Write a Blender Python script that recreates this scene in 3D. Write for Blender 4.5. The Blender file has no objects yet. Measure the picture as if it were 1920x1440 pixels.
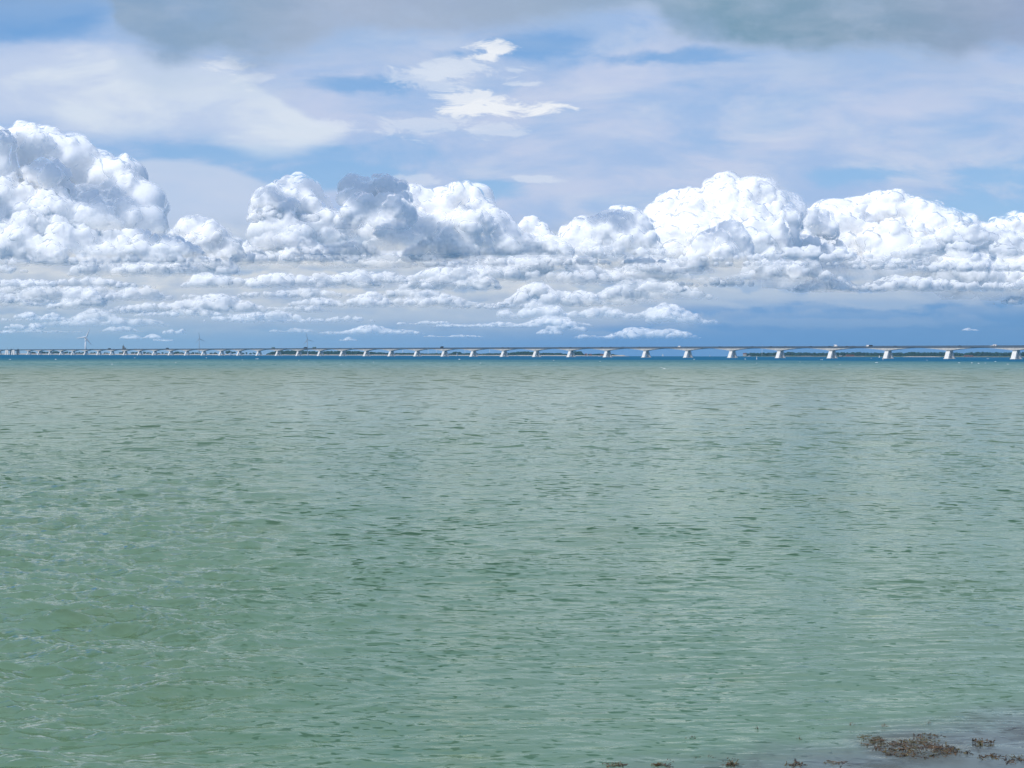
import bpy, bmesh, math, random
import numpy as np
from mathutils import Vector, Matrix

random.seed(7)
rng = np.random.default_rng(11)
sc = bpy.context.scene
col = sc.collection

# ------------------------------------------------------------------ camera
F = 2662.0                      # focal length in photo pixels (1920 wide)
CAM_H = 4.4                     # eye above the water
PITCH = math.radians(-1.20)
ROLL = 0.0027
RE = 7.4e6                      # earth radius with refraction (the sea really curves away)
cam_d = bpy.data.cameras.new('camera')
cam = bpy.data.objects.new('camera', cam_d)
col.objects.link(cam)
cam_d.sensor_width = 36.0
cam_d.lens = 36.0 * F / 1920.0
cam_d.clip_start = 0.1
cam_d.clip_end = 60000.0
cam.location = (0, 0, CAM_H)
cam.matrix_world = (Matrix.Translation((0, 0, CAM_H)) @
                    Matrix.Rotation(math.radians(90) + PITCH, 4, 'X') @
                    Matrix.Rotation(ROLL, 4, 'Z'))
sc.camera = cam

# ------------------------------------------------------------------ exposure
sc.view_settings.view_transform = 'Standard'
sc.view_settings.look = 'None'
sc.view_settings.exposure = 0.0
sc.view_settings.gamma = 1.0
sc.view_settings.use_curve_mapping = False

sc.cycles.sample_clamp_direct = 4.0
sc.cycles.sample_clamp_indirect = 4.0
sc.cycles.max_bounces = 6

# ------------------------------------------------------------------ sun
SUN_EL = math.radians(42)
SUN_DIR = Vector((-0.63, -0.67, 0)).normalized() * math.cos(SUN_EL) + Vector((0, 0, math.sin(SUN_EL)))
sun_d = bpy.data.lights.new('sun', 'SUN')
sun_d.energy = 3.4
sun_d.angle = math.radians(0.53)
sun_d.color = (1.0, 0.955, 0.89)
sun = bpy.data.objects.new('sun', sun_d)
col.objects.link(sun)
sun.rotation_euler = (-SUN_DIR).to_track_quat('-Z', 'Y').to_euler()


def lin(r, g, b):
    def f(c):
        c /= 255.0
        return c / 12.92 if c <= 0.04045 else ((c + 0.055) / 1.055) ** 2.4
    return (f(r), f(g), f(b))


# ------------------------------------------------------------------ node helper
class G:
    """tiny expression builder over a node tree"""
    def __init__(self, tree):
        self.t = tree

    def new(self, typ):
        return self.t.nodes.new(typ)

    def link(self, a, s):
        if isinstance(a, E):
            self.t.links.new(a.s, s)
        elif isinstance(a, (tuple, list)):
            n = len(s.default_value)
            a = tuple(a)
            s.default_value = a if len(a) == n else a + (1.0,)
        else:
            s.default_value = a

    def m(self, op, a, b=None, c=None, clamp=False):
        n = self.new('ShaderNodeMath')
        n.operation = op
        n.use_clamp = clamp
        self.link(a, n.inputs[0])
        if b is not None:
            self.link(b, n.inputs[1])
        if c is not None:
            self.link(c, n.inputs[2])
        return E(self, n.outputs[0])

    def ss(self, x, a, b, lo=0.0, hi=1.0, kind='SMOOTHSTEP'):
        n = self.new('ShaderNodeMapRange')
        n.interpolation_type = kind
        n.clamp = True
        self.link(x, n.inputs[0])
        for k, v in zip((1, 2, 3, 4), (a, b, lo, hi)):
            self.link(v, n.inputs[k])
        return E(self, n.outputs[0])

    def xyz(self, x, y, z=0.0):
        n = self.new('ShaderNodeCombineXYZ')
        for k, v in enumerate((x, y, z)):
            self.link(v, n.inputs[k])
        return E(self, n.outputs[0])

    def sep(self, v):
        n = self.new('ShaderNodeSeparateXYZ')
        self.link(v, n.inputs[0])
        return [E(self, o) for o in n.outputs]

    def noise(self, vec, scale=1.0, detail=4.0, rough=0.55, dist=0.0, lac=2.0, color=False):
        n = self.new('ShaderNodeTexNoise')
        n.noise_dimensions = '3D'
        self.link(vec, n.inputs['Vector'])
        self.link(scale, n.inputs['Scale'])
        self.link(detail, n.inputs['Detail'])
        self.link(rough, n.inputs['Roughness'])
        self.link(lac, n.inputs['Lacunarity'])
        self.link(dist, n.inputs['Distortion'])
        return E(self, n.outputs['Color' if color else 'Fac'])

    def voro(self, vec, detail=3.0, rough=0.5, smooth=None):
        n = self.new('ShaderNodeTexVoronoi')
        n.voronoi_dimensions = '2D'
        n.feature = 'F1'
        n.normalize = True
        self.link(vec, n.inputs['Vector'])
        self.link(1.0, n.inputs['Scale'])
        self.link(detail, n.inputs['Detail'])
        self.link(rough, n.inputs['Roughness'])
        return E(self, n.outputs['Distance'])

    def curve(self, x, pts, x0, x1, y0, y1):
        """y(x) through hand-placed points"""
        n = self.new('ShaderNodeFloatCurve')
        c = n.mapping.curves[0]
        P = sorted(((p[0] - x0) / (x1 - x0), (p[1] - y0) / (y1 - y0)) for p in pts)
        if P[0][0] > 0.0:
            P.insert(0, (0.0, P[0][1]))
        if P[-1][0] < 1.0:
            P.append((1.0, P[-1][1]))
        while len(c.points) < len(P):
            c.points.new(0.5, 0.5)
        for q, p in zip(c.points, P):
            q.location = p
            q.handle_type = 'AUTO_CLAMPED'
        n.mapping.update()
        self.link((x - x0) * (1.0 / (x1 - x0)), n.inputs['Value'])
        return E(self, n.outputs[0]) * (y1 - y0) + y0

    def mix(self, f, a, b):
        n = self.new('ShaderNodeMix')
        n.data_type = 'RGBA'
        n.clamp_factor = True
        self.link(f, n.inputs[0])
        self.link(a, n.inputs[6])
        self.link(b, n.inputs[7])
        return E(self, n.outputs[2])

    def ramp(self, x, stops, interp='LINEAR'):
        n = self.new('ShaderNodeValToRGB')
        cr = n.color_ramp
        cr.interpolation = interp
        while len(cr.elements) < len(stops):
            cr.elements.new(0.5)
        for e, (p, c) in zip(cr.elements, stops):
            e.position = p
            e.color = tuple(c) + (1.0,)
        self.link(x, n.inputs[0])
        return E(self, n.outputs[0])

    def vscale(self, v, k):
        n = self.new('ShaderNodeVectorMath')
        n.operation = 'SCALE'
        self.link(v, n.inputs[0])
        self.link(k, n.inputs[3])
        return E(self, n.outputs[0])


class E:
    def __init__(self, g, s):
        self.g, self.s = g, s

    def __add__(self, o): return self.g.m('ADD', self, o)
    __radd__ = __add__
    def __mul__(self, o): return self.g.m('MULTIPLY', self, o)
    __rmul__ = __mul__
    def __sub__(self, o): return self.g.m('SUBTRACT', self, o)
    def __rsub__(self, o): return self.g.m('SUBTRACT', o, self)
    def __truediv__(self, o): return self.g.m('DIVIDE', self, o)
    def max(self, o): return self.g.m('MAXIMUM', self, o)
    def min(self, o): return self.g.m('MINIMUM', self, o)
    def clamp(self): return self.g.m('ADD', self, 0.0, clamp=True)

# ------------------------------------------------------------------ world: sky and clouds
world = bpy.data.worlds.new('World')
world.use_nodes = True
wt = world.node_tree
wt.nodes.clear()
g = G(wt)
SKY_K = 0.1                     # background strength; cloud colours are given 1/SKY_K larger

sky = g.new('ShaderNodeTexSky')
sky.sky_type = 'NISHITA'
sky.sun_disc = False
sky.sun_elevation = SUN_EL
sky.sun_rotation = math.atan2(SUN_DIR.x, SUN_DIR.y)
sky.air_density = 1.0
sky.dust_density = 0.6
sky.ozone_density = 2.5

tc = g.new('ShaderNodeTexCoord')
dx, dy, dz = g.sep(E(g, tc.outputs['Generated']))
dyc = dy.max(0.22)
# compass directions as a flat chart ahead of the camera: X to the right, Y downwards, 2662 units per unit tangent
PX = dx / dyc * F + 960.0
PY = 664.5 - (dz / dyc * F).min(4000.0)


def C(r, g_, b):
    return tuple(c / SKY_K for c in lin(r, g_, b))


# shared noise fields
wn = g.noise(g.xyz(PX * 0.011, PY * 0.016, 3.1), detail=5.0, rough=0.6, color=True)
wa, wb, wc = g.sep(wn)                       # slow warp with fine detail
sn = g.noise(g.xyz(PX * 0.0040, PY * 0.0125, 8.7), detail=6.0, rough=0.58, dist=0.3, color=True)
sa, sb, sc_ = g.sep(sn)                      # wide streaky veil structure
X1 = PX + (wa - 0.5) * 34.0
Y1 = PY + (wb - 0.5) * 26.0


XC = (X1.max(-400.0)).min(2300.0)
base = E(g, sky.outputs[0])
# clear-sky tint towards the blue of the gaps
colr = g.mix(0.75, base, g.ramp(g.ss(PY, 0, 660, kind='LINEAR'),
             [(0.0, C(98, 158, 222)), (0.35, C(128, 180, 234)), (0.6, C(142, 190, 238)), (1.0, C(112, 165, 218))]))


def over(c, a, top):
    return g.mix(a, c, top)


bt = bpy.data.node_groups.new('soft_ellipse', 'ShaderNodeTree')
for nm_ in ('x', 'y', 'noise', 'cx', 'cy', 'rx', 'ry', 'amp', 'soft'):
    bt.interface.new_socket(nm_, in_out='INPUT', socket_type='NodeSocketFloat')
bt.interface.new_socket('mask', in_out='OUTPUT', socket_type='NodeSocketFloat')
gb = G(bt)
gi = gb.new('NodeGroupInput')
go = gb.new('NodeGroupOutput')
ix, iy, inn, icx, icy, irx, iry, iamp, isoft = [E(gb, o) for o in list(gi.outputs)[:9]]
ex_ = (ix - icx) / irx
ey_ = (iy - icy) / iry
bd = gb.m('SQRT', ex_ * ex_ + ey_ * ey_) + (inn - 0.5) * iamp * 2.0
gb.link(gb.ss(bd, isoft * 0.5 + 1.0, 1.0 - isoft * 0.5), go.inputs[0])


def blob(cx, cy, rx, ry, n=0.5, amp=0.5, soft=1.0):
    """soft irregular ellipse mask"""
    q = g.new('ShaderNodeGroup')
    q.node_tree = bt
    for k, v in enumerate((X1, Y1, n, cx, cy, rx, ry, amp, soft)):
        g.link(v, q.inputs[k])
    return E(g, q.outputs[0])


# --- high veil -------------------------------------------------------------
gap = blob(40, 25, 190, 52, sb, 0.5, 0.9)
for a in ((430, 292, 250, 26), (610, 325, 120, 28), (680, 160, 90, 16), (1000, 92, 110, 26), (905, 352, 60, 18),
          (860, 105, 60, 20), (1905, 330, 120, 30), (1640, 325, 90, 16), (1880, 390, 160, 24), (1250, 110, 120, 14)):
    gap = gap.max(blob(*a, sc_, 2.2, 1.2) * 0.9)
veil = (g.ss(sa, 0.26, 0.56) * 0.45 + 0.5) * (1.0 - gap * 0.95)
veilc = g.mix(g.ss(sb, 0.35, 0.66), C(168, 194, 232), C(198, 209, 235))
veilc = g.mix(g.ss(sc_ + g.ss(PX, 700, 1700) * 0.08, 0.5, 0.72) * 0.5, veilc, C(214, 222, 238))
fadeY = g.ss(PY, 640, 520)
colr = over(colr, veil * (0.35 + 0.65 * fadeY), veilc)

# --- pale sheets on the left ------------------------------------------------
t = g.curve(XC, [(-400, 60), (0, 72), (190, 74), (300, 96), (420, 124), (500, 168), (545, 205), (600, 232), (655, 246), (670, 300)], -400, 2300, 0, 700)
b = g.curve(XC, [(-400, 270), (60, 235), (130, 255), (210, 272), (330, 262), (400, 268), (440, 280), (520, 296), (600, 280), (655, 250), (680, 200)], -400, 2300, 0, 700)
wob = (sb - 0.5) * 60.0
a1 = g.ss(PY + wob - t, -4, g.ss(PX, 0, 600, 55, 16)) * g.ss(b - PY + wob * 0.5, -14, 30)
colr = over(colr, a1 * 0.86, g.mix(g.ss(sa + (PX - 300.0) * 0.0004, 0.34, 0.62), C(196, 211, 237), C(221, 231, 243)))
t = g.curve(XC, [(-400, 330), (150, 330), (230, 308), (285, 298), (340, 300), (400, 312), (450, 324), (490, 338), (540, 372), (560, 420), (640, 470)], -400, 2300, 0, 700)
colr = over(colr, g.ss(PY + wob * 0.3 - t, -3, 12) * g.ss(PY, 480, 430) * 0.85, g.mix(sa, C(184, 205, 236), C(206, 217, 236)))

# --- white fibrous patch, upper middle --------------------------------------
fn = g.noise(g.xyz((PX + PY * 0.8) * 0.011, (PY - PX * 0.08) * 0.034, 51.0), detail=8.0, rough=0.68, dist=0.5)
for (cx, cy, rx, ry, al, br) in ((932, 96, 44, 12, 1.0, 1), (908, 112, 30, 9, 0.9, 1), (850, 136, 70, 17, 0.75, 0), (800, 150, 60, 20, 0.5, 0), (960, 130, 30, 6, 0.5, 0),
                                 (925, 206, 105, 12, 1.0, 1), (875, 190, 56, 13, 0.8, 1), (985, 158, 34, 5, 0.6, 0), (790, 238, 74, 18, 0.5, 0), (930, 246, 56, 12, 0.5, 0),
                                 (640, 240, 46, 9, 0.55, 0), (430, 128, 40, 12, 0.5, 1), (480, 152, 40, 14, 0.4, 1), (1010, 340, 46, 6, 0.55, 0),
                                 (800, 338, 46, 8, 0.45, 0)):
    colr = over(colr, blob(cx, cy, rx, ry, fn, 2.4, 0.8) * al, C(240, 244, 250) if br else C(222, 231, 245))

# --- dark grey cloud along the top ------------------------------------------
t = g.curve(XC, [(-400, 0), (150, 0), (198, 6), (215, 42), (240, 75), (285, 100), (330, 112), (400, 106), (470, 118), (560, 104),
                 (640, 74), (760, 66), (900, 62), (1000, 52), (1080, 38), (1150, 22), (1195, 14), (1240, 38), (1290, 66), (1360, 78),
                 (1440, 84), (1530, 104), (1600, 92), (1700, 96), (1765, 108), (1840, 88), (1920, 84), (2300, 60)], -400, 2300, -100, 300)
ed = t - PY + (wa - 0.5) * 46.0 + (sb - 0.5) * 60.0
dk = g.ss(ed, -26, 26)
dkc = g.ramp(g.ss(PX + (sa - 0.5) * 260.0, 180, 1980, kind='LINEAR'),
             [(0.0, C(134, 164, 198)), (0.12, C(142, 168, 196)), (0.3, C(160, 176, 204)), (0.45, C(156, 176, 202)), (0.56, C(146, 172, 200)),
              (0.66, C(118, 155, 180)), (0.8, C(132, 160, 186)), (0.92, C(150, 168, 196)), (1.0, C(152, 170, 204))])
dkc = g.mix(g.ss(sa, 0.4, 0.72) * 0.35, dkc, C(176, 192, 212))
colr = over(colr, dk * (0.80 + 0.2 * g.ss(wc, 0.3, 0.6)), dkc)
colr = over(colr, g.ss(ed, -110, -10) * g.ss(ed, 30, -20) * g.ss(sa, 0.35, 0.6) * 0.45, C(158, 186, 222))
# what is overhead, beyond the top of the view (lights the water)
over_n = g.noise(g.xyz(PX * 0.0016, PY * 0.0022, 71.0), detail=5.0, rough=0.55)
colr = over(colr, g.ss(PY, -60, -380), g.mix(g.ss(over_n, 0.40, 0.62), C(96, 148, 214), C(196, 206, 222)))

# --- far cloud deck dissolving into the air (the nearer cumulus are built as solid forms) ---
hz = g.ramp(g.ss(PX, 0, 1920, kind='LINEAR'), [(0.0, C(150, 188, 220)), (0.35, C(134, 178, 222)), (0.6, C(108, 160, 216)), (1.0, C(106, 156, 208))])
nm2 = g.noise(g.xyz(PX * 0.0075, PY * 0.026, 91.0), detail=5.0, rough=0.58)
bank = g.ss(PY + (wb - 0.5) * 60.0 + (sb - 0.5) * 70.0, 395, 470)
colr = over(colr, bank * 0.92, g.mix(g.ss(PY + g.ss(PX, 1100, 1400) * 70.0, 560, 645), g.ramp(g.ss(nm2, 0.34, 0.66), [(0.0, C(160, 184, 214)), (0.5, C(194, 207, 223)), (1.0, C(222, 227, 233))]), hz))

# soft layered rows, too far off to show as heads
right = g.ss(PX, 1120, 1460)
soft_n = g.noise(g.xyz(PX * 0.014, PY * 0.045, 33.0), detail=5.0, rough=0.55)
for k, (yb, hh, st, bl) in enumerate(((624, 14, 0.7, 0.42), (603, 22, 0.85, 0.2), (579, 20, 0.8, 0.2), (554, 24, 0.85, 0.1), (528, 24, 0.85, 0.05), (500, 28, 0.9, 0.0))):
    rn = g.noise(g.xyz(PX * 0.0065, 3.7 * k, 11.0 + k), detail=6.0, rough=0.55)
    topy = yb - hh * (0.2 + g.ss(rn, 0.32, 0.68) * 1.1)
    e = PY + (wb - 0.5) * 26.0 + (soft_n - 0.5) * 16.0 - topy
    al = g.ss(e, 0.0, 8.0) * g.ss(yb + 10.0 + (sb - 0.5) * 44.0 - PY, -10.0, 12.0) * g.ss(rn, 0.30, 0.5)
    if k < 4:
        al = al * (1.0 - right * (0.9, 0.85, 0.7, 0.3)[k])
    tt = (e * (1.0 / (hh + 10.0))).clamp()
    L = 0.98 - tt * 0.75 + (soft_n - 0.5) * 1.4
    cc = g.mix(bl, g.ramp(L.clamp(), [(0.0, C(152, 176, 212)), (0.35, C(184, 198, 219)), (0.7, C(212, 219, 228)), (1.0, C(236, 236, 235))]), hz)
    colr = over(colr, al * st, cc)
for (cx, cy, rx, ry, al) in ((1560, 562, 330, 13, 0.55), (1350, 545, 200, 10, 0.45), (1010, 596, 260, 16, 0.6), (640, 600, 260, 18, 0.5), (1860, 520, 160, 26, 0.5), (240, 612, 260, 16, 0.5), (1500, 604, 300, 9, 0.25)):
    colr = over(colr, blob(cx, cy, rx, ry, nm2, 1.6, 0.9) * al, C(190, 206, 226))
# thin air along the horizon
colr = over(colr, g.ss(PY, 575, 650) * 0.62, hz)
bg = g.new('ShaderNodeBackground')
g.link(colr, bg.inputs[0])
bg.inputs[1].default_value = SKY_K
wo = g.new('ShaderNodeOutputWorld')
wt.links.new(bg.outputs[0], wo.inputs[0])
sc.world = world
world.cycles.sampling_method = 'MANUAL'
world.cycles.sample_map_resolution = 512

# ------------------------------------------------------------------ cumulus clouds, built as solid heaps of rounded heads
def ico(sub):
    bm = bmesh.new()
    bmesh.ops.create_icosphere(bm, subdivisions=sub, radius=1.0)
    v = np.array([p_.co[:] for p_ in bm.verts])
    f = np.array([[q_.index for q_ in t_.verts] for t_ in bm.faces])
    bm.free()
    return v, f


ICO = {1: ico(1), 2: ico(2), 3: ico(3), 4: ico(4)}
crng = np.random.default_rng(5)


def rot_rand():
    q_ = crng.normal(size=4)
    q_ /= np.linalg.norm(q_)
    w, x, y, z = q_
    return np.array([[1 - 2 * (y * y + z * z), 2 * (x * y - z * w), 2 * (x * z + y * w)], [2 * (x * y + z * w), 1 - 2 * (x * x + z * z), 2 * (y * z - x * w)],
                     [2 * (x * z - y * w), 2 * (y * z + x * w), 1 - 2 * (x * x + y * y)]])


class Cloud:
    """spheres held as (x, y, depth, r) in sky-chart units at a distance D; y grows downwards"""
    def __init__(self, D, thin=0.0):
        self.D = D
        self.thin = thin
        self.s = []

    def fill(self, prof, base, r0, levels=4, fill_=1.15, slope=0.65, squash=1.0):
        xs = np.array([p_[0] for p_ in prof], float)
        ys = np.array([p_[1] for p_ in prof], float)

        def T(x):
            return np.interp(x, xs, ys, left=base + 50, right=base + 50)
        W = xs[-1] - xs[0]
        gen = []
        area = np.trapezoid(np.maximum(base - ys, 0), xs) if hasattr(np, 'trapezoid') else np.trapz(np.maximum(base - ys, 0), xs)
        # first generation: along the outline and in the body
        n = int(max(4, W / (r0 * 0.6)))
        for k in range(n):
            x = xs[0] + W * (k + 0.5 + crng.normal() * 0.25) / n
            h = base - T(x)
            if h < r0 * 0.25: continue
            r = min(r0 * (0.7 + 0.6 * crng.random()), h * 0.55)
            gen.append((x, T(x) + r * 1.02, -0.0 + crng.normal() * r0 * 0.4, r))
        m = int(area / (r0 * r0 * 0.8) * fill_) + 2
        for k in range(m):
            x = xs[0] + W * crng.random()
            h = base - T(x)
            if h < r0 * 0.5: continue
            t = crng.random() ** 0.8
            r = min(r0 * (0.6 + 0.6 * crng.random()), h * 0.5)
            y = T(x) + r + (h - r * 1.2) * t
            gen.append((x, y, -slope * (y - T(x)) + crng.normal() * r0 * 0.35, r))
        gens = [gen]
        for lv in range(1, levels):
            new = []
            kids = (0, 9, 8, 5)[lv]
            for (x, y, d, r) in gens[-1]:
                for j in range(kids):
                    v = crng.normal(size=3)
                    v /= np.linalg.norm(v)
                    v[2] = -abs(v[2])
                    if v[1] > 0.35: v[1] *= -0.6
                    rr = r * (0.26 + 0.28 * crng.random())
                    c = (x + v[0] * r * 0.86, y + v[1] * r * 0.86, d + v[2] * r * 0.86)
                    lim = T(c[0] + 0.0)
                    if c[1] - rr * 0.85 < lim - r0 * 0.04: continue
                    if c[1] > base: continue
                    if rr < 1.6: continue
                    new.append((c[0], c[1], c[2], rr))
            gens.append(new)
        for lv, gg in enumerate(gens):
            for q_ in gg:
                self.s.append((*q_, base, lv, squash))
        return self


def cloud_object(clouds, name, mat_, label, vox=2.4):
    """merge the heads of each cloud into one closed skin, at chart scale, then set it out at its distance"""
    allV, allF, allH, allT, tot = [], [], [], [], 0
    for cl in clouds:
        V, Fc, off = [], [], 0
        for (x, y, d, r, base, lv, sq) in cl.s:
            sub = 4 if r > 40 else 3 if r > 15 else 2
            tv, tf = ICO[sub]
            p_ = tv @ rot_rand().T
            a = crng.normal(size=(3, 3)) * 1.9
            ph = crng.random(3) * 6.28
            p_ = p_ * (1 + 0.075 * np.sin(p_ @ a + ph).sum(1, keepdims=True) + 0.04 * np.sin(p_ @ (a * 2.3) + ph).sum(1, keepdims=True))
            q_ = p_ * r
            Y_ = y + q_[:, 1] * (0.92 * sq)
            over_ = Y_ - base
            Y_ = np.where(over_ > 0, base + over_ * 0.12, Y_)
            V.append(np.stack([x + q_[:, 0], d + q_[:, 2], -Y_], -1))
            Fc.append(tf + off)
            off += len(tv)
        if not V: continue
        me0 = bpy.data.meshes.new('tmp')
        V = np.concatenate(V).astype(np.float32)
        Fc = np.concatenate(Fc).astype(np.int32)
        fillmesh(me0, V, Fc, 3)
        ob = bpy.data.objects.new('tmp', me0)
        col.objects.link(ob)
        md = ob.modifiers.new('r', 'REMESH')
        md.mode = 'VOXEL'
        md.voxel_size = vox
        md.adaptivity = 0.0
        dg = bpy.context.evaluated_depsgraph_get()
        ev = ob.evaluated_get(dg)
        me1 = ev.to_mesh()
        n = len(me1.vertices)
        P_ = np.empty(n * 3, np.float32)
        me1.vertices.foreach_get('co', P_)
        P_ = P_.reshape(-1, 3).astype(np.float64)
        L_ = np.empty(len(me1.loops), np.int32)
        me1.loops.foreach_get('vertex_index', L_)
        assert len(L_) == 4 * len(me1.polygons)
        ev.to_mesh_clear()
        bpy.data.objects.remove(ob)
        bpy.data.meshes.remove(me0)
        DD = cl.D * (1 + P_[:, 1] / F)
        allV.append(np.stack([(P_[:, 0] - 960.0) / F * DD, DD, CAM_H + (664.2 + ROLL * (P_[:, 0] - 960.0) + P_[:, 2]) / F * DD], -1))
        allF.append(L_.reshape(-1, 4) + tot)
        tot += n
        allT.append(np.full(n, cl.thin))
        bb, tp_ = max(s_[4] for s_ in cl.s), min(s_[1] - s_[3] for s_ in cl.s)
        allH.append(np.clip((bb + P_[:, 2]) / max(bb - tp_, 1), 0, 1) * 1.0)
    me_ = bpy.data.meshes.new(name)
    fillmesh(me_, np.concatenate(allV), np.concatenate(allF), 4)
    at_ = me_.attributes.new('lift', 'FLOAT', 'POINT')
    at_.data.foreach_set('value', np.concatenate(allH).astype(np.float32))
    at_ = me_.attributes.new('thin', 'FLOAT', 'POINT')
    at_.data.foreach_set('value', np.concatenate(allT).astype(np.float32))
    me_.shade_smooth()
    me_.materials.append(mat_)
    o = bpy.data.objects.new(name, me_)
    col.objects.link(o)
    o['label'] = label
    o['category'] = 'cloud'
    o['kind'] = 'stuff'
    print('cloud', name, tot)
    return o


def fillmesh(me_, V, Fc, k):
    V = np.ascontiguousarray(V, np.float32)
    Fc = np.ascontiguousarray(Fc, np.int32)
    me_.vertices.add(len(V))
    me_.vertices.foreach_set('co', V.ravel())
    me_.loops.add(Fc.size)
    me_.loops.foreach_set('vertex_index', Fc.ravel())
    me_.polygons.add(len(Fc))
    me_.polygons.foreach_set('loop_start', np.arange(0, Fc.size, k, dtype=np.int32))
    me_.update()


cm = bpy.data.materials.new('cumulus')
cm.use_nodes = True
q = G(cm.node_tree)
cm.node_tree.nodes.remove(cm.node_tree.nodes['Principled BSDF'])
geo = q.new('ShaderNodeNewGeometry')
pos = E(q, geo.outputs['Position'])
vs_ = q.vscale(pos, 0.0055)
cn1 = q.noise(vs_, scale=1.0, detail=6.0, rough=0.62)
bn = q.new('ShaderNodeBump')
bn.inputs['Strength'].default_value = 0.45
bn.inputs['Distance'].default_value = 60.0
q.link(cn1, bn.inputs['Height'])
pb = q.new('ShaderNodeBsdfPrincipled')
pb.inputs['Base Color'].default_value = (0.955, 0.94, 0.915, 1)
pb.inputs['Roughness'].default_value = 1.0
pb.inputs['Specular IOR Level'].default_value = 0.0
pb.inputs['Subsurface Weight'].default_value = 1.0
pb.inputs['Subsurface Radius'].default_value = (1.0, 1.0, 1.0)
pb.inputs['Subsurface Scale'].default_value = 260.0
cm.node_tree.links.new(bn.outputs[0], pb.inputs['Normal'])
m1 = pb
# ragged thin edges
lw = q.new('ShaderNodeLayerWeight')
lw.inputs['Blend'].default_value = 0.5
cn2 = q.noise(q.vscale(pos, 0.02), scale=1.0, detail=4.0, rough=0.65)
la = q.new('ShaderNodeAttribute')
la.attribute_name = 'lift'
cn3 = q.noise(q.vscale(pos, 0.0016), scale=1.0, detail=5.0, rough=0.6)
edge = q.ss(E(q, lw.outputs['Facing']) + (cn2 - 0.5) * 0.9, 0.40, 0.94)
base_fade = q.ss(E(q, la.outputs['Fac']) + (cn3 - 0.5) * 0.75, 0.0, 0.38)
lt = q.new('ShaderNodeAttribute')
lt.attribute_name = 'thin'
edge = q.m('MAXIMUM', edge, (1.0 - base_fade) * 0.88)
edge = q.m('MAXIMUM', 1.0 - (1.0 - edge) * (1.0 - E(q, lt.outputs['Fac'])), E(q, geo.outputs['Backfacing']))
tp = q.new('ShaderNodeBsdfTransparent')
m2 = q.new('ShaderNodeMixShader')
q.link(edge, m2.inputs[0])
cm.node_tree.links.new(m1.outputs[0], m2.inputs[1])
cm.node_tree.links.new(tp.outputs[0], m2.inputs[2])
co_ = cm.node_tree.nodes['Material Output']
cm.node_tree.links.new(m2.outputs[0], co_.inputs['Surface'])
sc.cycles.transparent_max_bounces = 24

heads = []
# right, far and broad
heads.append(Cloud(21000).fill([(1770, 560), (1790, 470), (1806, 428), (1822, 412), (1845, 418), (1868, 408), (1900, 396), (1960, 392), (2060, 410), (2140, 470), (2200, 560)], 562, 46))
heads.append(Cloud(19000).fill([(1440, 540), (1462, 480), (1480, 440), (1496, 420), (1512, 392), (1532, 376), (1556, 370), (1596, 370), (1622, 364), (1648, 357), (1670, 351),
    (1690, 358), (1702, 370), (1722, 365), (1748, 368), (1768, 380), (1792, 396), (1812, 414), (1830, 428), (1842, 450), (1850, 490), (1856, 540)], 540, 48))
heads.append(Cloud(17500).fill([(1440, 500), (1456, 478), (1480, 460), (1494, 440), (1504, 402), (1518, 388), (1534, 388), (1550, 396), (1562, 420), (1572, 450), (1600, 478), (1640, 490), (1720, 494), (1730, 502)], 504, 26))
heads.append(Cloud(16500).fill([(1200, 500), (1216, 452), (1230, 420), (1238, 378), (1262, 350), (1284, 341), (1302, 350), (1314, 368), (1330, 338), (1350, 329),
    (1386, 321), (1406, 330), (1440, 346), (1466, 362), (1484, 380), (1498, 402), (1502, 424), (1490, 452), (1480, 480), (1470, 500)], 500, 44))
heads.append(Cloud(14500).fill([(1270, 500), (1290, 470), (1310, 440), (1340, 420), (1366, 410), (1384, 416), (1396, 450), (1410, 480), (1420, 500)], 502, 20))
heads.append(Cloud(13500).fill([(1030, 478), (1048, 448), (1072, 412), (1104, 401), (1134, 396), (1152, 386), (1180, 387), (1198, 396), (1210, 420), (1228, 452), (1250, 472), (1262, 478)], 478, 28))
heads.append(Cloud(15500).fill([(958, 470), (968, 420), (986, 405), (1000, 403), (1014, 412), (1034, 440), (1050, 470)], 472, 16))
heads.append(Cloud(13000).fill([(540, 478), (580, 440), (610, 424), (640, 412), (700, 396), (736, 372), (752, 350), (772, 343), (798, 353), (816, 368), (834, 352), (852, 341), (882, 340),
    (894, 352), (908, 376), (932, 392), (954, 416), (980, 434), (1020, 444), (1060, 462), (1090, 478)], 478, 36))
heads.append(Cloud(12000).fill([(636, 430), (645, 380), (651, 328), (664, 318), (682, 331), (706, 327), (726, 324), (748, 333), (766, 350), (776, 376), (774, 405), (760, 430)], 430, 26))
heads.append(Cloud(12800).fill([(455, 465), (466, 440), (476, 400), (490, 364), (510, 338), (540, 333), (556, 322), (572, 325), (582, 346), (602, 362), (622, 392), (640, 425), (668, 462)], 464, 30))
heads.append(Cloud(12500).fill([(462, 420), (470, 398), (488, 386), (512, 384), (540, 394), (560, 400), (585, 398), (606, 404), (622, 420)], 418, 12, squash=0.8))
heads.append(Cloud(13400).fill([(318, 486), (334, 440), (346, 408), (362, 401), (396, 408), (420, 426), (446, 460), (470, 486)], 486, 24))
heads.append(Cloud(11500).fill([(-300, 460), (-240, 300), (-120, 260), (-20, 236), (30, 230), (72, 226), (102, 240), (132, 252), (150, 266), (168, 270), (184, 276), (202, 292),
    (218, 302), (232, 288), (246, 293), (256, 312), (260, 338), (272, 380), (300, 420), (350, 440), (400, 452)], 456, 50))
heads.append(Cloud(10800).fill([(-60, 490), (-40, 440), (20, 400), (60, 392), (110, 404), (150, 420), (200, 430), (260, 428), (330, 440), (370, 462), (400, 490)], 492, 24))
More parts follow.
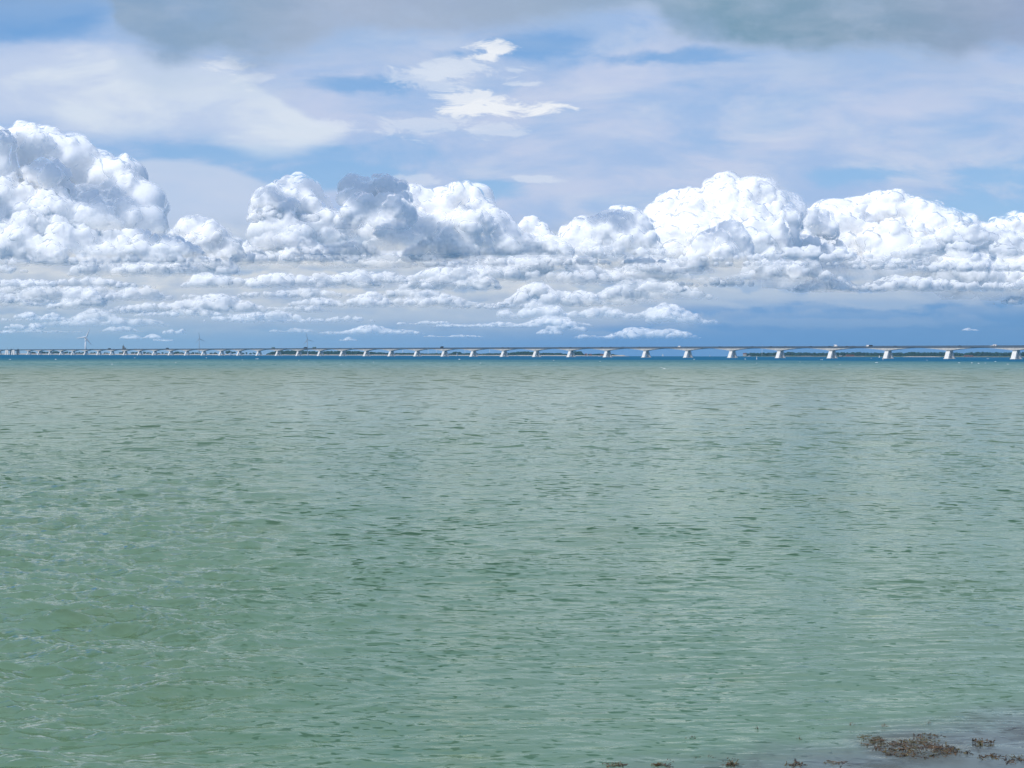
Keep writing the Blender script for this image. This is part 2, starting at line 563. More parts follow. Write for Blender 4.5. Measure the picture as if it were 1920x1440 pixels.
cloud_object(heads, 'clouds', cm, 'tall white cumulus heads standing above the low cloud band')

# ranks of small cumulus going away to the horizon: one cloud base seen in perspective
field = []
for yb, hmax, r0, dens in ((486, 74, 32, 1.0), (506, 66, 29, 0.9), (528, 60, 26, 0.9), (551, 54, 22, 0.9), (575, 48, 18, 0.85),
                           (598, 42, 16, 0.9), (616, 30, 12, 0.75), (629, 16, 7, 0.5)):
    x = -300 - crng.random() * 120
    while x < 2180:
        yi = min(638.0, yb + crng.normal() * 7.0)
        D = min(60000.0, 950.0 / ((664.2 - yi) / F))
        D = 12000 + (D - 12000) * 0.62
        w = hmax * (2.2 + 7.0 * crng.random() ** 1.4)
        keep = dens * (1.0 if x < 1150 or yb < 530 else 0.5 if yb < 565 else 0.10)
        if crng.random() < keep:
            h = hmax * (0.30 + 0.85 * crng.random() ** 1.3)
            n = 12
            p1, p2 = crng.random(2) * 6
            prof = []
            for k in range(n + 1):
                t = k / n
                dome = math.sin(math.pi * t) ** 0.5
                prof.append((x + w * t, yi - h * dome * (0.62 + 0.24 * math.sin(p1 + t * 7) + 0.2 * math.sin(p2 + t * 15))))
            field.append(Cloud(D, 0.04 + 0.36 * (yi - 480) / 150 + 0.25 * crng.random() ** 2).fill(prof, yi + 3, r0 * (0.7 + 0.6 * crng.random()), levels=3 if hmax > 12 else 2, fill_=0.7, slope=1.6, squash=0.85))
        x += w * (0.40 + 0.45 * crng.random())
cloud_object(field, 'clouds', cm, 'low ranks of small cumulus above the horizon')


# unseen cloud scraps added towards the sun to shade parts of the heads and ranks
shs = MB_V, MB_F = [], []
soff = 0
patches = []
for k in range(46):
    py_ = 474 + 140 * crng.random() ** 1.3
    D_ = 12000 + (min(60000.0, 950.0 / ((664.2 - py_) / F)) - 12000) * 0.62
    patches.append((-100 + 2000 * crng.random(), py_, D_, 60 + 110 * crng.random(), 7 + 9 * crng.random(), 3400 + 0.30 * (D_ - 10000)))
sthin = []
for (px, py, D, rx, ry, dist) in patches + [(215, 425, 11300, 130, 44, 3600), (30, 462, 11000, 70, 34, 3600), (330, 440, 10700, 90, 34, 3600), (360, 452, 12500, 90, 20, 3800), (712, 372, 12000, 74, 62, 3800), (545, 402, 12450, 86, 16, 3900),
                                  (960, 462, 12900, 90, 12, 4200), (1150, 432, 13400, 70, 26, 4200), (1340, 452, 14500, 70, 34, 4600), (1600, 492, 17600, 170, 16, 5200),
                                  (1900, 520, 20900, 110, 26, 6200), (1480, 470, 17300, 40, 20, 5200), (600, 470, 12900, 120, 16, 3900), (130, 380, 11200, 50, 14, 3600)]:
    t_ = np.array([(px - 960) / F * D, D, CAM_H + (664.2 - py) / F * D]) + np.array(SUN_DIR) * dist
    # spread across the sun's beam
    e1 = np.cross(np.array(SUN_DIR), [0, 0, 1.0]); e1 /= np.linalg.norm(e1)
    e2 = np.cross(e1, np.array(SUN_DIR))
    for k in range(16):
        a_, r_ = crng.random() * 6.283, math.sqrt(crng.random()) * 0.8
        c_ = t_ + e1 * math.cos(a_) * r_ * rx / F * D + e2 * math.sin(a_) * r_ * ry / F * D
        rr = min(rx, ry) / F * D * (0.45 + 0.3 * crng.random())
        tv, tf = ICO[2]
        MB_V.append((tv @ rot_rand().T) * rr * (1 + 0.1 * crng.normal(size=(len(tv), 1))) * np.array([1.25, 1.25, 0.7]) + c_)
        MB_F.append(tf + soff)
        soff += len(tv)
        sthin.append(np.full(len(tv), 0.45 if dist > 4500 else 0.22, np.float32))
me_ = bpy.data.meshes.new('clouds')
fillmesh(me_, np.concatenate(MB_V), np.concatenate(MB_F), 3)
at_ = me_.attributes.new('lift', 'FLOAT', 'POINT')
at_.data.foreach_set('value', np.ones(soff, np.float32))
at_ = me_.attributes.new('thin', 'FLOAT', 'POINT')
at_.data.foreach_set('value', np.concatenate(sthin))
me_.shade_smooth()
me_.materials.append(cm)
o = bpy.data.objects.new('clouds', me_)
col.objects.link(o)
o['label'] = 'unseen cloud scraps added above the view to shade the cumulus'
o['category'] = 'cloud'
o['kind'] = 'stuff'

# ------------------------------------------------------------------ helpers
def drop(x, y):
    return (x * x + y * y) / (2 * RE)


def at(px, D, z=0.0):
    """world point seen in column px of the view at forward distance D, z metres above the sea"""
    x = (px - 960.0) / F * D
    return Vector((x, D, z - drop(x, D)))


def dist_of(px, py):
    """forward distance of the sea surface seen at a pixel"""
    t = (py - 664.2 - ROLL * (px - 960.0)) / F
    a, b_, c = 1 / (2 * RE), -t, CAM_H
    d = b_ * b_ - 4 * a * c
    return (-b_ - math.sqrt(d)) / (2 * a) if d > 0 else 7600.0


def tag(o, label=None, cat=None, group=None, kind=None):
    if label: o['label'] = label
    if cat: o['category'] = cat
    if group: o['group'] = group
    if kind: o['kind'] = kind
    return o


def empty(name, loc=(0, 0, 0), rz=0.0):
    o = bpy.data.objects.new(name, None)
    o.location = loc
    o.rotation_euler = (0, 0, rz)
    o.empty_display_size = 1.0
    col.objects.link(o)
    return o


class MB:
    def __init__(self):
        self.v, self.f = [], []

    def add(self, vs, fs):
        n = len(self.v)
        self.v += [tuple(p) for p in vs]
        self.f += [tuple(i + n for i in f) for f in fs]
        return self

    def hexa(self, p):
        """8 corners: bottom ring then top ring, counter-clockwise from above"""
        return self.add(p, [(3, 2, 1, 0), (4, 5, 6, 7), (0, 1, 5, 4), (1, 2, 6, 5), (2, 3, 7, 6), (3, 0, 4, 7)])

    def box(self, c, s, tx=1.0, ty=1.0):
        x, y, z = c
        a, b_, h = s[0] / 2, s[1] / 2, s[2] / 2
        return self.hexa([(x - a, y - b_, z - h), (x + a, y - b_, z - h), (x + a, y + b_, z - h), (x - a, y + b_, z - h),
                          (x - a * tx, y - b_ * ty, z + h), (x + a * tx, y - b_ * ty, z + h), (x + a * tx, y + b_ * ty, z + h), (x - a * tx, y + b_ * ty, z + h)])

    def tube(self, p0, p1, r0, r1, n=8, cap=True):
        p0, p1 = Vector(p0), Vector(p1)
        d = (p1 - p0).normalized()
        u = d.orthogonal().normalized()
        w = d.cross(u)
        vs = []
        for p, r in ((p0, r0), (p1, r1)):
            for k in range(n):
                a = 2 * math.pi * k / n
                vs.append(p + u * math.cos(a) * r + w * math.sin(a) * r)
        fs = [(k, (k + 1) % n, n + (k + 1) % n, n + k) for k in range(n)]
        if cap:
            fs += [tuple(range(n - 1, -1, -1)), tuple(range(n, 2 * n))]
        return self.add(vs, fs)

    def mesh(self, name, mat, smooth=False):
        me = bpy.data.meshes.new(name)
        me.from_pydata(self.v, [], self.f)
        me.materials.append(mat)
        if smooth:
            me.shade_smooth()
        return me

    def build(self, name, mat, parent=None, smooth=False, loc=None):
        o = bpy.data.objects.new(name, self.mesh(name, mat, smooth))
        col.objects.link(o)
        if loc is not None:
            o.location = loc
        if parent is not None:
            o.parent = parent
        return o


def inst(name, me, parent=None, loc=(0, 0, 0), rz=0.0, scale=None):
    o = bpy.data.objects.new(name, me)
    col.objects.link(o)
    o.location = loc
    o.rotation_euler = (0, 0, rz)
    if scale: o.scale = scale
    if parent is not None: o.parent = parent
    return o


def children(o):
    return [c for c in bpy.data.objects if c.parent == o]


# ------------------------------------------------------------------ materials
def mat(name, rgb, rough=0.7, noise=0.12, scale=0.6, spec=0.4, metal=0.0, rgb2=None, bump=0.0):
    m = bpy.data.materials.new(name)
    m.use_nodes = True
    q = G(m.node_tree)
    p = m.node_tree.nodes['Principled BSDF']
    co = q.new('ShaderNodeTexCoord')
    n = q.noise(E(q, co.outputs['Object']), scale=scale, detail=5.0, rough=0.6)
    a = rgb
    b_ = rgb2 if rgb2 else tuple(c * (1 - 2.2 * noise) for c in rgb)
    q.link(q.mix(q.ss(n, 0.35, 0.68), a, b_), p.inputs['Base Color'])
    p.inputs['Roughness'].default_value = rough
    p.inputs['Specular IOR Level'].default_value = spec
    p.inputs['Metallic'].default_value = metal
    if bump:
        bn = q.new('ShaderNodeBump')
        bn.inputs['Strength'].default_value = 1.0
        bn.inputs['Distance'].default_value = bump
        q.link(n, bn.inputs['Height'])
        m.node_tree.links.new(bn.outputs[0], p.inputs['Normal'])
    return m


M = {
    'concrete': mat('pale concrete', (0.60, 0.585, 0.55), 0.85, 0.10, 0.25),
    'pier': mat('white painted concrete', (0.78, 0.765, 0.73), 0.8, 0.05, 0.3),
    'edge': mat('weathered deck edge', (0.15, 0.17, 0.19), 0.8, 0.1, 0.3),
    'rail': mat('grey blue painted steel', (0.07, 0.095, 0.125), 0.5, 0.05, 1.0),
    'asphalt': mat('asphalt', (0.05, 0.05, 0.052), 0.9, 0.1, 0.5),
    'marine': mat('tide stained concrete', (0.10, 0.10, 0.085), 0.7, 0.1, 0.6),
    'white': mat('white gelcoat', (0.80, 0.80, 0.79), 0.35, 0.02, 1.0),
    'sail': mat('sailcloth', (0.80, 0.79, 0.75), 0.8, 0.03, 0.6),
    'turbine': mat('turbine white', (0.78, 0.79, 0.80), 0.45, 0.02, 0.05),
    'turbinegrey': mat('turbine light grey', (0.30, 0.34, 0.38), 0.5, 0.03, 0.05),
    'dark': mat('dark paint', (0.02, 0.025, 0.032), 0.35, 0.05, 1.0),
    'green': mat('green grey tarpaulin', (0.09, 0.16, 0.15), 0.6, 0.05, 1.0),
    'carwhite': mat('white car paint', (0.80, 0.80, 0.80), 0.3, 0.02, 1.0),
    'cargrey': mat('grey car paint', (0.12, 0.135, 0.15), 0.3, 0.02, 1.0),
    'glass': mat('dark glass', (0.02, 0.025, 0.03), 0.08, 0.0, 1.0, spec=0.6),
    'tyre': mat('tyre rubber', (0.015, 0.015, 0.015), 0.9, 0.0, 1.0),
    'foliage': mat('distant foliage', (0.020, 0.065, 0.052), 0.95, 0.15, 0.05, spec=0.1, rgb2=(0.014, 0.040, 0.030)),  # blue of the distant haze is mixed into the leaf colour
    'bark': mat('bark', (0.08, 0.06, 0.045), 0.95, 0.1, 0.5, spec=0.1),
    'grass': mat('dike grass', (0.10, 0.13, 0.06), 0.95, 0.1, 0.02, spec=0.1, rgb2=(0.22, 0.20, 0.15)),
    'sand': mat('pale sand', (0.52, 0.46, 0.38), 0.95, 0.08, 0.01, spec=0.1, rgb2=(0.40, 0.35, 0.29)),
    'brick': mat('red brown brick', (0.25, 0.12, 0.08), 0.9, 0.1, 0.2),
    'render': mat('pale wall', (0.55, 0.53, 0.50), 0.85, 0.05, 0.2),
    'roof': mat('roof tiles', (0.16, 0.07, 0.05), 0.85, 0.1, 0.3),
    'stone': mat('church stone', (0.12, 0.12, 0.11), 0.9, 0.1, 0.1),
    'weed': mat('bladder wrack', (0.120, 0.064, 0.018), 0.30, 0.1, 9.0, spec=0.6, rgb2=(0.022, 0.016, 0.008)),
    'weedolive': mat('olive wrack', (0.12, 0.10, 0.035), 0.35, 0.1, 9.0, spec=0.6, rgb2=(0.04, 0.035, 0.014)),
    'foam': mat('foam', (0.85, 0.86, 0.86), 0.9, 0.03, 2.0),
}

# ------------------------------------------------------------------ the sea
NA = 1500
ang_in = np.linspace(math.radians(-23.5), math.radians(23.5), NA)
ang = np.concatenate([np.radians(np.linspace(-88, -24, 60)), ang_in, np.radians(np.linspace(24, 88, 60))])
# rows: evenly spaced in the view near the eye, then stretching to beyond the sea horizon
inv = np.concatenate([np.linspace(1 / 11.0, 1 / 420.0, 980), np.geomspace(1 / 430.0, 1 / 26000.0, 90)])
R = 1.0 / inv
A_, R_ = np.meshgrid(ang, R)
X = (R_ * np.sin(A_)).astype(np.float64)
Y = (R_ * np.cos(A_)).astype(np.float64)
cell = np.gradient(R)[:, None] * np.ones_like(A_)


def vnoise(x, y, seed):
    """smooth lattice noise, 0..1"""
    xi, yi = np.floor(x).astype(np.int64), np.floor(y).astype(np.int64)
    fx, fy = x - xi, y - yi
    fx, fy = fx * fx * (3 - 2 * fx), fy * fy * (3 - 2 * fy)

    def h(a, b_):
        n = (a * 374761393 + b_ * 668265263 + seed * 1442695041) & 0x7fffffff
        n = ((n ^ (n >> 13)) * 1274126177) & 0x7fffffff
        return ((n ^ (n >> 16)) & 0xffff) / 65535.0
    return (h(xi, yi) * (1 - fx) + h(xi + 1, yi) * fx) * (1 - fy) + (h(xi, yi + 1) * (1 - fx) + h(xi + 1, yi + 1) * fx) * fy


# sheltered water on the near right, choppier to the left and further out
calm = 1 / (1 + np.exp(-(X + 0.30 * (Y - 24) * -1.0 + 0.8) / 1.4)) * np.clip((34 - Y) / 14, 0, 1)
gust = 0.55 + 0.9 * (0.6 * vnoise(X / 9.0 + 50, Y / 16.0 + 5, 3) + 0.4 * vnoise(X / 3.1, Y / 6.0, 9))
chop = 1 / (1 + np.exp((X + 0.16 * Y + 0.5) / 1.6))          # ruffled water on the left
lively = gust * (1 - 0.78 * calm) * (0.80 + 3.2 * chop * np.clip((90 - Y) / 60, 0, 1))
Z = np.zeros_like(X)
DX = np.zeros_like(X)
DY = np.zeros_like(X)
for band, (l0, l1, n_, slope, spread, mean) in enumerate((
        (2.4, 9.0, 16, 0.022, 26, -96), (0.8, 2.4, 26, 0.032, 34, -92), (0.28, 0.8, 34, 0.058, 27, -92), (0.11, 0.28, 34, 0.055, 27, -90), (0.4, 1.4, 12, 0.026, 20, -64))):
    for k in range(n_):
        lam = l0 * (l1 / l0) ** ((k + rng.random()) / n_)
        kk = 2 * math.pi / lam
        th = math.radians(mean + rng.normal() * spread)
        amp = slope / kk * math.sqrt(2.0 / n_)
        ph = kk * (X * math.cos(th) + Y * math.sin(th)) + rng.random() * 6.283
        ramp_ = np.clip((lam / (2.3 * cell) - 0.6) / 0.8, 0, 1)
        w_ = amp * ramp_ * (lively if lam < 4 else 0.5 + 0.5 * lively)
        Z += w_ * np.cos(ph)
        s_ = np.sin(ph) * w_ * 0.9
        DX -= s_ * math.cos(th)
        DY -= s_ * math.sin(th)
fade = np.clip((R_ - 11.0) / 1.5, 0, 1)
X2, Y2 = X + DX, Y + DY
Z = Z * (0.3 + 0.7 * fade) - (X * X + Y * Y) / (2 * RE)
nr_, nc_ = X.shape
co = np.stack([X2, Y2, Z], -1).reshape(-1, 3).astype(np.float32)
ii = np.arange(nr_ * nc_, dtype=np.int32).reshape(nr_, nc_)
quads = np.stack([ii[:-1, :-1], ii[1:, :-1], ii[1:, 1:], ii[:-1, 1:]], -1).reshape(-1, 4)
quads = quads[:, ::-1]
me = bpy.data.meshes.new('sea_water')
me.vertices.add(len(co))
me.vertices.foreach_set('co', co.ravel())
me.loops.add(quads.size)
me.loops.foreach_set('vertex_index', np.ascontiguousarray(quads).ravel())
me.polygons.add(len(quads))
me.polygons.foreach_set('loop_start', np.arange(0, quads.size, 4, dtype=np.int32))
me.update()
me.shade_smooth()
del X, Y, Z, DX, DY, ii, quads, co, A_, cell, gust, lively, calm, fade, X2, Y2

wm = bpy.data.materials.new('turbid green sea water')
wm.use_nodes = True
q = G(wm.node_tree)
p = wm.node_tree.nodes['Principled BSDF']
geo = q.new('ShaderNodeNewGeometry')
pos = E(q, geo.outputs['Position'])
wx, wy, wz = q.sep(pos)
r2 = q.m('SQRT', wx * wx + wy * wy)
# ripples too small to model, as relief
h1 = q.noise(q.xyz(wx * 2.1 + wy * 0.25, wy * 4.2, 1.0), detail=3.0, rough=0.55, dist=0.4)
h2 = q.noise(q.xyz(wx * 8.0 + wy * 1.6, wy * 15.0, 5.0), detail=3.0, rough=0.6, dist=0.5)
h3 = q.noise(q.xyz(wx * 0.42, wy * 0.85, 9.0), detail=3.0, rough=0.5)
calm_n = q.ss(wx - (wy - 24.0) * 0.30, -1.5, 3.0) * q.ss(wy, 34.0, 20.0)
gust_n = q.noise(q.xyz(wx * 0.10, wy * 0.06, 3.0), detail=4.0, rough=0.6)
live = (0.5 + gust_n) * (1.0 - calm_n * 0.62)
# short steep wavelet fronts, leaning towards the shore: patches where the surface tips sharply
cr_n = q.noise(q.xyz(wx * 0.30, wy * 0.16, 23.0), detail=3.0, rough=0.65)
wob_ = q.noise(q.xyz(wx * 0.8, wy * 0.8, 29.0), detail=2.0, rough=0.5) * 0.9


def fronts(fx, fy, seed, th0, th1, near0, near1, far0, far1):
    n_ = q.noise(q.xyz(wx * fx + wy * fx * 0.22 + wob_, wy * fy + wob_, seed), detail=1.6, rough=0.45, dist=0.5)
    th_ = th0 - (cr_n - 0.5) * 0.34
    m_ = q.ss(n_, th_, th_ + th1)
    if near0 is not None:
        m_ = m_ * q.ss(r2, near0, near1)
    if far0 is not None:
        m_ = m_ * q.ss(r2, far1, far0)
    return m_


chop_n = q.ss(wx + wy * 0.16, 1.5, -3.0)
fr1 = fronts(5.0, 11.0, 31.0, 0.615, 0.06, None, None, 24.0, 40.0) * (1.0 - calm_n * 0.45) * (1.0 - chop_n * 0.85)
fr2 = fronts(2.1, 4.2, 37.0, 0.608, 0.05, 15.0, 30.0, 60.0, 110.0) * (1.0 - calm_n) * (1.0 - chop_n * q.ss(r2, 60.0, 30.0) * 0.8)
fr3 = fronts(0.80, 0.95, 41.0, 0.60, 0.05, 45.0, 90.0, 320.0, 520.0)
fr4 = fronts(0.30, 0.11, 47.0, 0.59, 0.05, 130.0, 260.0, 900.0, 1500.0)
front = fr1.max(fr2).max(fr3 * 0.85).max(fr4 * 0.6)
# long wave backs leaning away, which mirror the pale low sky
wv = q.noise(q.xyz(wx * 0.5, wy * 0.5, 61.0), detail=2.0, rough=0.5) * 0.8
sn1 = q.noise(q.xyz(wx * 1.0 + wv, wy * 8.0 - wx * 0.9 + wv, 53.0), detail=4.0, rough=0.62, dist=0.4)
sn2 = q.noise(q.xyz(wx * 0.5 + wv, wy * 2.6 - wx * 0.25 + wv, 57.0), detail=5.0, rough=0.62, dist=0.3)
patch = q.noise(q.xyz(wx * 0.35 + 3.0, wy * 0.22, 67.0), detail=3.0, rough=0.6)
back = q.ss(sn1 + chop_n * 0.05, 0.50, 0.62).max(q.ss(sn2 + chop_n * 0.05, 0.54, 0.64) * 0.9) * q.ss(patch + chop_n * 0.10, 0.34, 0.56) * (chop_n * 1.1 + calm_n * 0.3 + 0.25) * q.ss(r2, 260.0, 60.0)
hh = h1 * 0.030 * q.ss(r2, 14.0, 60.0, 0.3, 1.0) * live * (chop_n * 1.2 + 1.0) + h2 * 0.0048 * live * (chop_n * 1.5 + 1.0) + h3 * 0.07 * q.ss(r2, 40.0, 240.0)
bn = q.new('ShaderNodeBump')
bn.inputs['Strength'].default_value = 1.0
bn.inputs['Distance'].default_value = 1.0
q.link(hh, bn.inputs['Height'])
# body colour: green silty water, browner where sand is stirred up, teal then blue with distance
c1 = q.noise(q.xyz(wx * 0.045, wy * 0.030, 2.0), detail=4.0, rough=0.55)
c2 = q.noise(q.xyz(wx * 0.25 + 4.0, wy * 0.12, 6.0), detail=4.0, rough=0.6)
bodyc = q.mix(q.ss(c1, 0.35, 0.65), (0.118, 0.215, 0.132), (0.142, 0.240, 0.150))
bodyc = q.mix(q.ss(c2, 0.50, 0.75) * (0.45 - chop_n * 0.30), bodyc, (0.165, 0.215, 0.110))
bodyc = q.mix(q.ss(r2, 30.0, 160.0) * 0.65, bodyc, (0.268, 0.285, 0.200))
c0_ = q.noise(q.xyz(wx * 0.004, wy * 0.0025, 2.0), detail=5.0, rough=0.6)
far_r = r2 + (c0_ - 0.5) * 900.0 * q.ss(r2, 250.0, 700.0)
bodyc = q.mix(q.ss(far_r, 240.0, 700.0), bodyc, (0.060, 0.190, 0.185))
far_blue = q.ss(far_r, 600.0, 1500.0)
bodyc = q.mix(far_blue, bodyc, (0.001, 0.110, 0.215))
bodyc = q.mix(front * 0.75, bodyc, (0.030, 0.080, 0.042))  # wavelet fronts painted darker: their shade is put into the body colour
shal = q.ss(wy + (c2 - 0.5) * 4.0 - q.ss(wx, -1.0, 6.5) * 2.9, 15.0, 13.2)
bodyc = q.mix(shal * 0.85, bodyc, (0.135, 0.150, 0.170))
sw = q.noise(q.xyz(wx * 1.3, wy * 0.9, 77.0), detail=4.0, rough=0.6)
bodyc = q.mix(shal * q.ss(sw, 0.48, 0.66) * 0.8, bodyc, (0.050, 0.050, 0.050))
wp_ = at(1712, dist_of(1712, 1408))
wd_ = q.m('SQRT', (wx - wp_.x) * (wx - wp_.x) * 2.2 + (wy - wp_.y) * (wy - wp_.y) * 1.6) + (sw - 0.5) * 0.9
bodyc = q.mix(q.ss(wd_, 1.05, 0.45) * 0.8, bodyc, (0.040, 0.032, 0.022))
# light scattered up from inside the water does not follow the ripples; only the mirror layer does
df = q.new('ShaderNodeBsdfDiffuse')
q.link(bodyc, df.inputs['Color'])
df.inputs['Normal'].default_value = (0, 0, 1)
cn = q.new('ShaderNodeNormal')
upv = q.xyz(0.0, 0.0, 1.0)
q.link(upv, df.inputs['Normal'])
gl = q.new('ShaderNodeBsdfGlossy')
gl.inputs['Color'].default_value = (0.97, 1.0, 0.84, 1)
q.link(q.ss(r2, 20.0, 900.0, 0.11, 0.40), gl.inputs['Roughness'])
va = q.new('ShaderNodeVectorMath')
va.operation = 'ADD'
wm.node_tree.links.new(bn.outputs[0], va.inputs[0])
q.link(q.xyz(front * 0.05, front * -0.75 + back * (1.0 - front) * q.ss(r2, 12.0, 60.0, 0.27, 0.07), 0.0), va.inputs[1])
vn = q.new('ShaderNodeVectorMath')
vn.operation = 'NORMALIZE'
wm.node_tree.links.new(va.outputs[0], vn.inputs[0])
wm.node_tree.links.new(vn.outputs[0], gl.inputs['Normal'])
fr = q.new('ShaderNodeFresnel')
fr.inputs['IOR'].default_value = 1.333
wm.node_tree.links.new(vn.outputs[0], fr.inputs['Normal'])
# waves too far off to show one by one: their steep faces mirror less of the low sky
fac = E(q, fr.outputs[0]) * q.ss(r2, 45.0, 400.0, 1.0, 0.5) * q.ss(far_r, 350.0, 1300.0, 1.0, 0.12)
mx = q.new('ShaderNodeMixShader')
q.link(fac, mx.inputs[0])
wm.node_tree.links.new(df.outputs[0], mx.inputs[1])
wm.node_tree.links.new(gl.outputs[0], mx.inputs[2])
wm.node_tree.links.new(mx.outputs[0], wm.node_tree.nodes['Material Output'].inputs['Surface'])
wm.node_tree.nodes.remove(cn)
wm.node_tree.nodes.remove(p)
me.materials.append(wm)
water = bpy.data.objects.new('water', me)
col.objects.link(water)
tag(water, 'green rippled sea reaching to the horizon, bluer far out', 'sea', kind='structure')

# sea bed rising to the shore the viewer stands on
sb_ = MB()
xs_ = np.linspace(-14, 14, 60)
ys_ = np.linspace(2.0, 20.0, 40)
for y_ in ys_:
    for x_ in xs_:
        hgt = 0.10 * (11.2 - y_) if y_ < 11.2 else -0.045 * (y_ - 11.2)
        sb_.v.append((x_, y_, hgt + 0.05 * (random.random() - 0.5)))
n_ = len(xs_)
for j in range(len(ys_) - 1):
    for i in range(n_ - 1):
        sb_.f.append((j * n_ + i, j * n_ + i + 1, (j + 1) * n_ + i + 1, (j + 1) * n_ + i))
shore = sb_.build('shore', M['marine'], smooth=True)
tag(shore, 'dark muddy shore running under the water', 'shore', kind='structure')

# whitecaps
fm = MB()
caps = [(19, 674, 4), (253, 671, 3), (387, 671, 3), (455, 675, 2), (482, 673, 5), (861, 674, 5), (1302, 674, 4), (1396, 673.4, 4), (1542, 674.6, 5),
        (1633, 671.6, 3), (1645, 680, 6), (1656, 674.5, 4), (1738, 675.5, 3), (1799, 680.4, 3), (1822, 680.6, 4), (1835, 681.4, 5), (1847, 681, 3),
        (1866, 678, 5), (1852, 672.4, 5), (1244, 691, 8), (104, 674, 4), (1125, 678, 3), (1038, 676, 2), (700, 679, 3), (1419, 681, 3), (1889, 683, 5),
        (640, 684, 3), (330, 680, 3), (1500, 679, 3), (1240, 689, 4), (1005, 686, 3), (560, 676, 3), (210, 683, 4), (900, 681, 3), (1575, 684, 4)]
for cx, cy, w in caps:
    D = dist_of(cx, cy)
    c = at(cx, D)
    W = w * 0.75 * D / F
    H = min(0.42, 1.0 * D / F)
    for k in range(4):
        o = rng.normal(size=2)
        x, y, a, b_, h = c.x + o[0] * W * 0.28, c.y + o[1] * W * 0.1, W * (0.2 + 0.14 * rng.random()), W * 0.16, H * (0.4 + 0.6 * rng.random())
        ring = [(x + math.cos(t_ * 0.785) * a * (0.8 + 0.4 * rng.random()), y + math.sin(t_ * 0.785) * b_, c.z - 0.05) for t_ in range(8)]
        mid = [(x + math.cos(t_ * 0.785) * a * 0.6, y + math.sin(t_ * 0.785) * b_ * 0.6, c.z + h * (0.6 + 0.3 * rng.random())) for t_ in range(8)]
        fm.add(ring + mid + [(x, y, c.z + h)], [(t_, (t_ + 1) % 8, 8 + (t_ + 1) % 8, 8 + t_) for t_ in range(8)] + [(8 + t_, 8 + (t_ + 1) % 8, 16) for t_ in range(8)])
tag(fm.build('foam', M['foam'], smooth=True), 'scattered white crests on the far water', 'foam', kind='stuff')

# ------------------------------------------------------------------ the bridge
TH = math.radians(-38.2)
ZB = 1780.0
AX = Vector((math.sin(TH), math.cos(TH), 0))
NX = Vector((-math.cos(TH), math.sin(TH), 0))           # across the bridge, towards the viewer
P0 = Vector(((1905 - 960) / F * ZB, ZB, 0))
px_list = [1905, 1780, 1665, 1560, 1463, 1373, 1290, 1211.5, 1139, 1070.6, 1006, 945.6, 888, 834, 782.5, 734, 687.5, 643, 601, 560.6, 522, 485.6,
           449.5, 415.6, 382.5, 351, 320.5, 290.5, 262.5, 235.5, 210.5, 186, 161.5, 138, 116, 95, 74.5, 54.5]


def s_of(px):
    t = (px - 960.0) / F
    return (t * ZB - P0.x) / (AX.x - t * AX.y)


S = [s_of(p_) for p_ in px_list]
S = [S[0] - 95 * k for k in range(6, 0, -1)] + S
s_draw0, s_draw1 = s_of(29.5), s_of(17.5)               # the two tower piers of the opening span
S_left = [s_draw1 + 95 * k for k in range(1, 12)]
DECK = 16.3
yaw = math.atan2(AX.y, AX.x)


def bpt(s, z=0.0, across=0.0):
    p_ = P0 + AX * s + NX * across
    return Vector((p_.x, p_.y, z - drop(p_.x, p_.y)))


bridge = empty('bridge', bpt(0), 0)
tag(bridge, 'very long low white bridge on A-shaped piers crossing the whole sea', 'bridge')


def bpart(name, me_, s, z=0.0, scale=None, parent=bridge):
    o = bpy.data.objects.new(name, me_)
    col.objects.link(o)
    o.parent = parent
    o.location = bpt(s, z) - bridge.location
    # tilt each length with the curve of the sea so that neighbours meet
    d_ = (bpt(s + 40, 0) - bpt(s - 40, 0)).normalized()
    o.rotation_euler = (0, -math.asin(d_.z), yaw)
    if scale: o.scale = scale
    return o


# local frame of a bridge part: x along the bridge, y across it (far side positive), z up from the sea
NSEG = 28
HALF = 47.5


def girder(L0, L1, name='girder'):
    """haunched box girder balanced on its pier; L0, L1 = lengths either side"""
    m = MB()
    rows_ = []
    for k in range(NSEG + 1):
        x = -L0 + (L0 + L1) * k / NSEG
        t = abs(x) / (L0 if x < 0 else L1)
        t = max(0.0, (t - 0.055) / 0.945)
        d = 0.95 + 3.45 * (1 - t) ** 1.75
        zb = DECK - 0.75 - d
        zt = DECK - 0.75
        rows_.append([(x, -4.9, zt), (x, -4.6, zb), (x, 4.6, zb), (x, 4.9, zt)])
    for r_ in rows_:
        m.v += r_
    for k in range(NSEG):
        a = 4 * k
        for j in range(3):
            m.f.append((a + j, a + j + 4, a + j + 5, a + j + 1))
        m.f.append((a + 3, a + 7, a + 4, a))
    m.f += [(0, 1, 2, 3), (4 * NSEG + 3, 4 * NSEG + 2, 4 * NSEG + 1, 4 * NSEG)]
    return m.mesh(name, M['concrete'])


def deck_slab(L0, L1):
    m = MB()
    a = (L1 - L0) / 2
    m.box((a, 0, DECK - 0.42), (L0 + L1 + 0.1, 11.9, 0.64))
    return m.mesh('deck_slab', M['edge'])


def railing(L0, L1, side):
    m = MB()
    y = side * 5.85
    for z_, h in ((DECK + 1.10, 0.14), (DECK + 0.86, 0.09), (DECK + 0.64, 0.09), (DECK + 0.42, 0.09), (DECK + 0.2, 0.12)):
        m.box(((L1 - L0) / 2, y, z_), (L0 + L1 + 0.1, 0.10, h))
    n = int((L0 + L1) / 1.6)
    for k in range(n + 1):
        m.box((-L0 + (L0 + L1) * k / n, y, DECK + 0.5), (0.16, 0.16, 1.16))
    return m.mesh('railing', M['rail'])


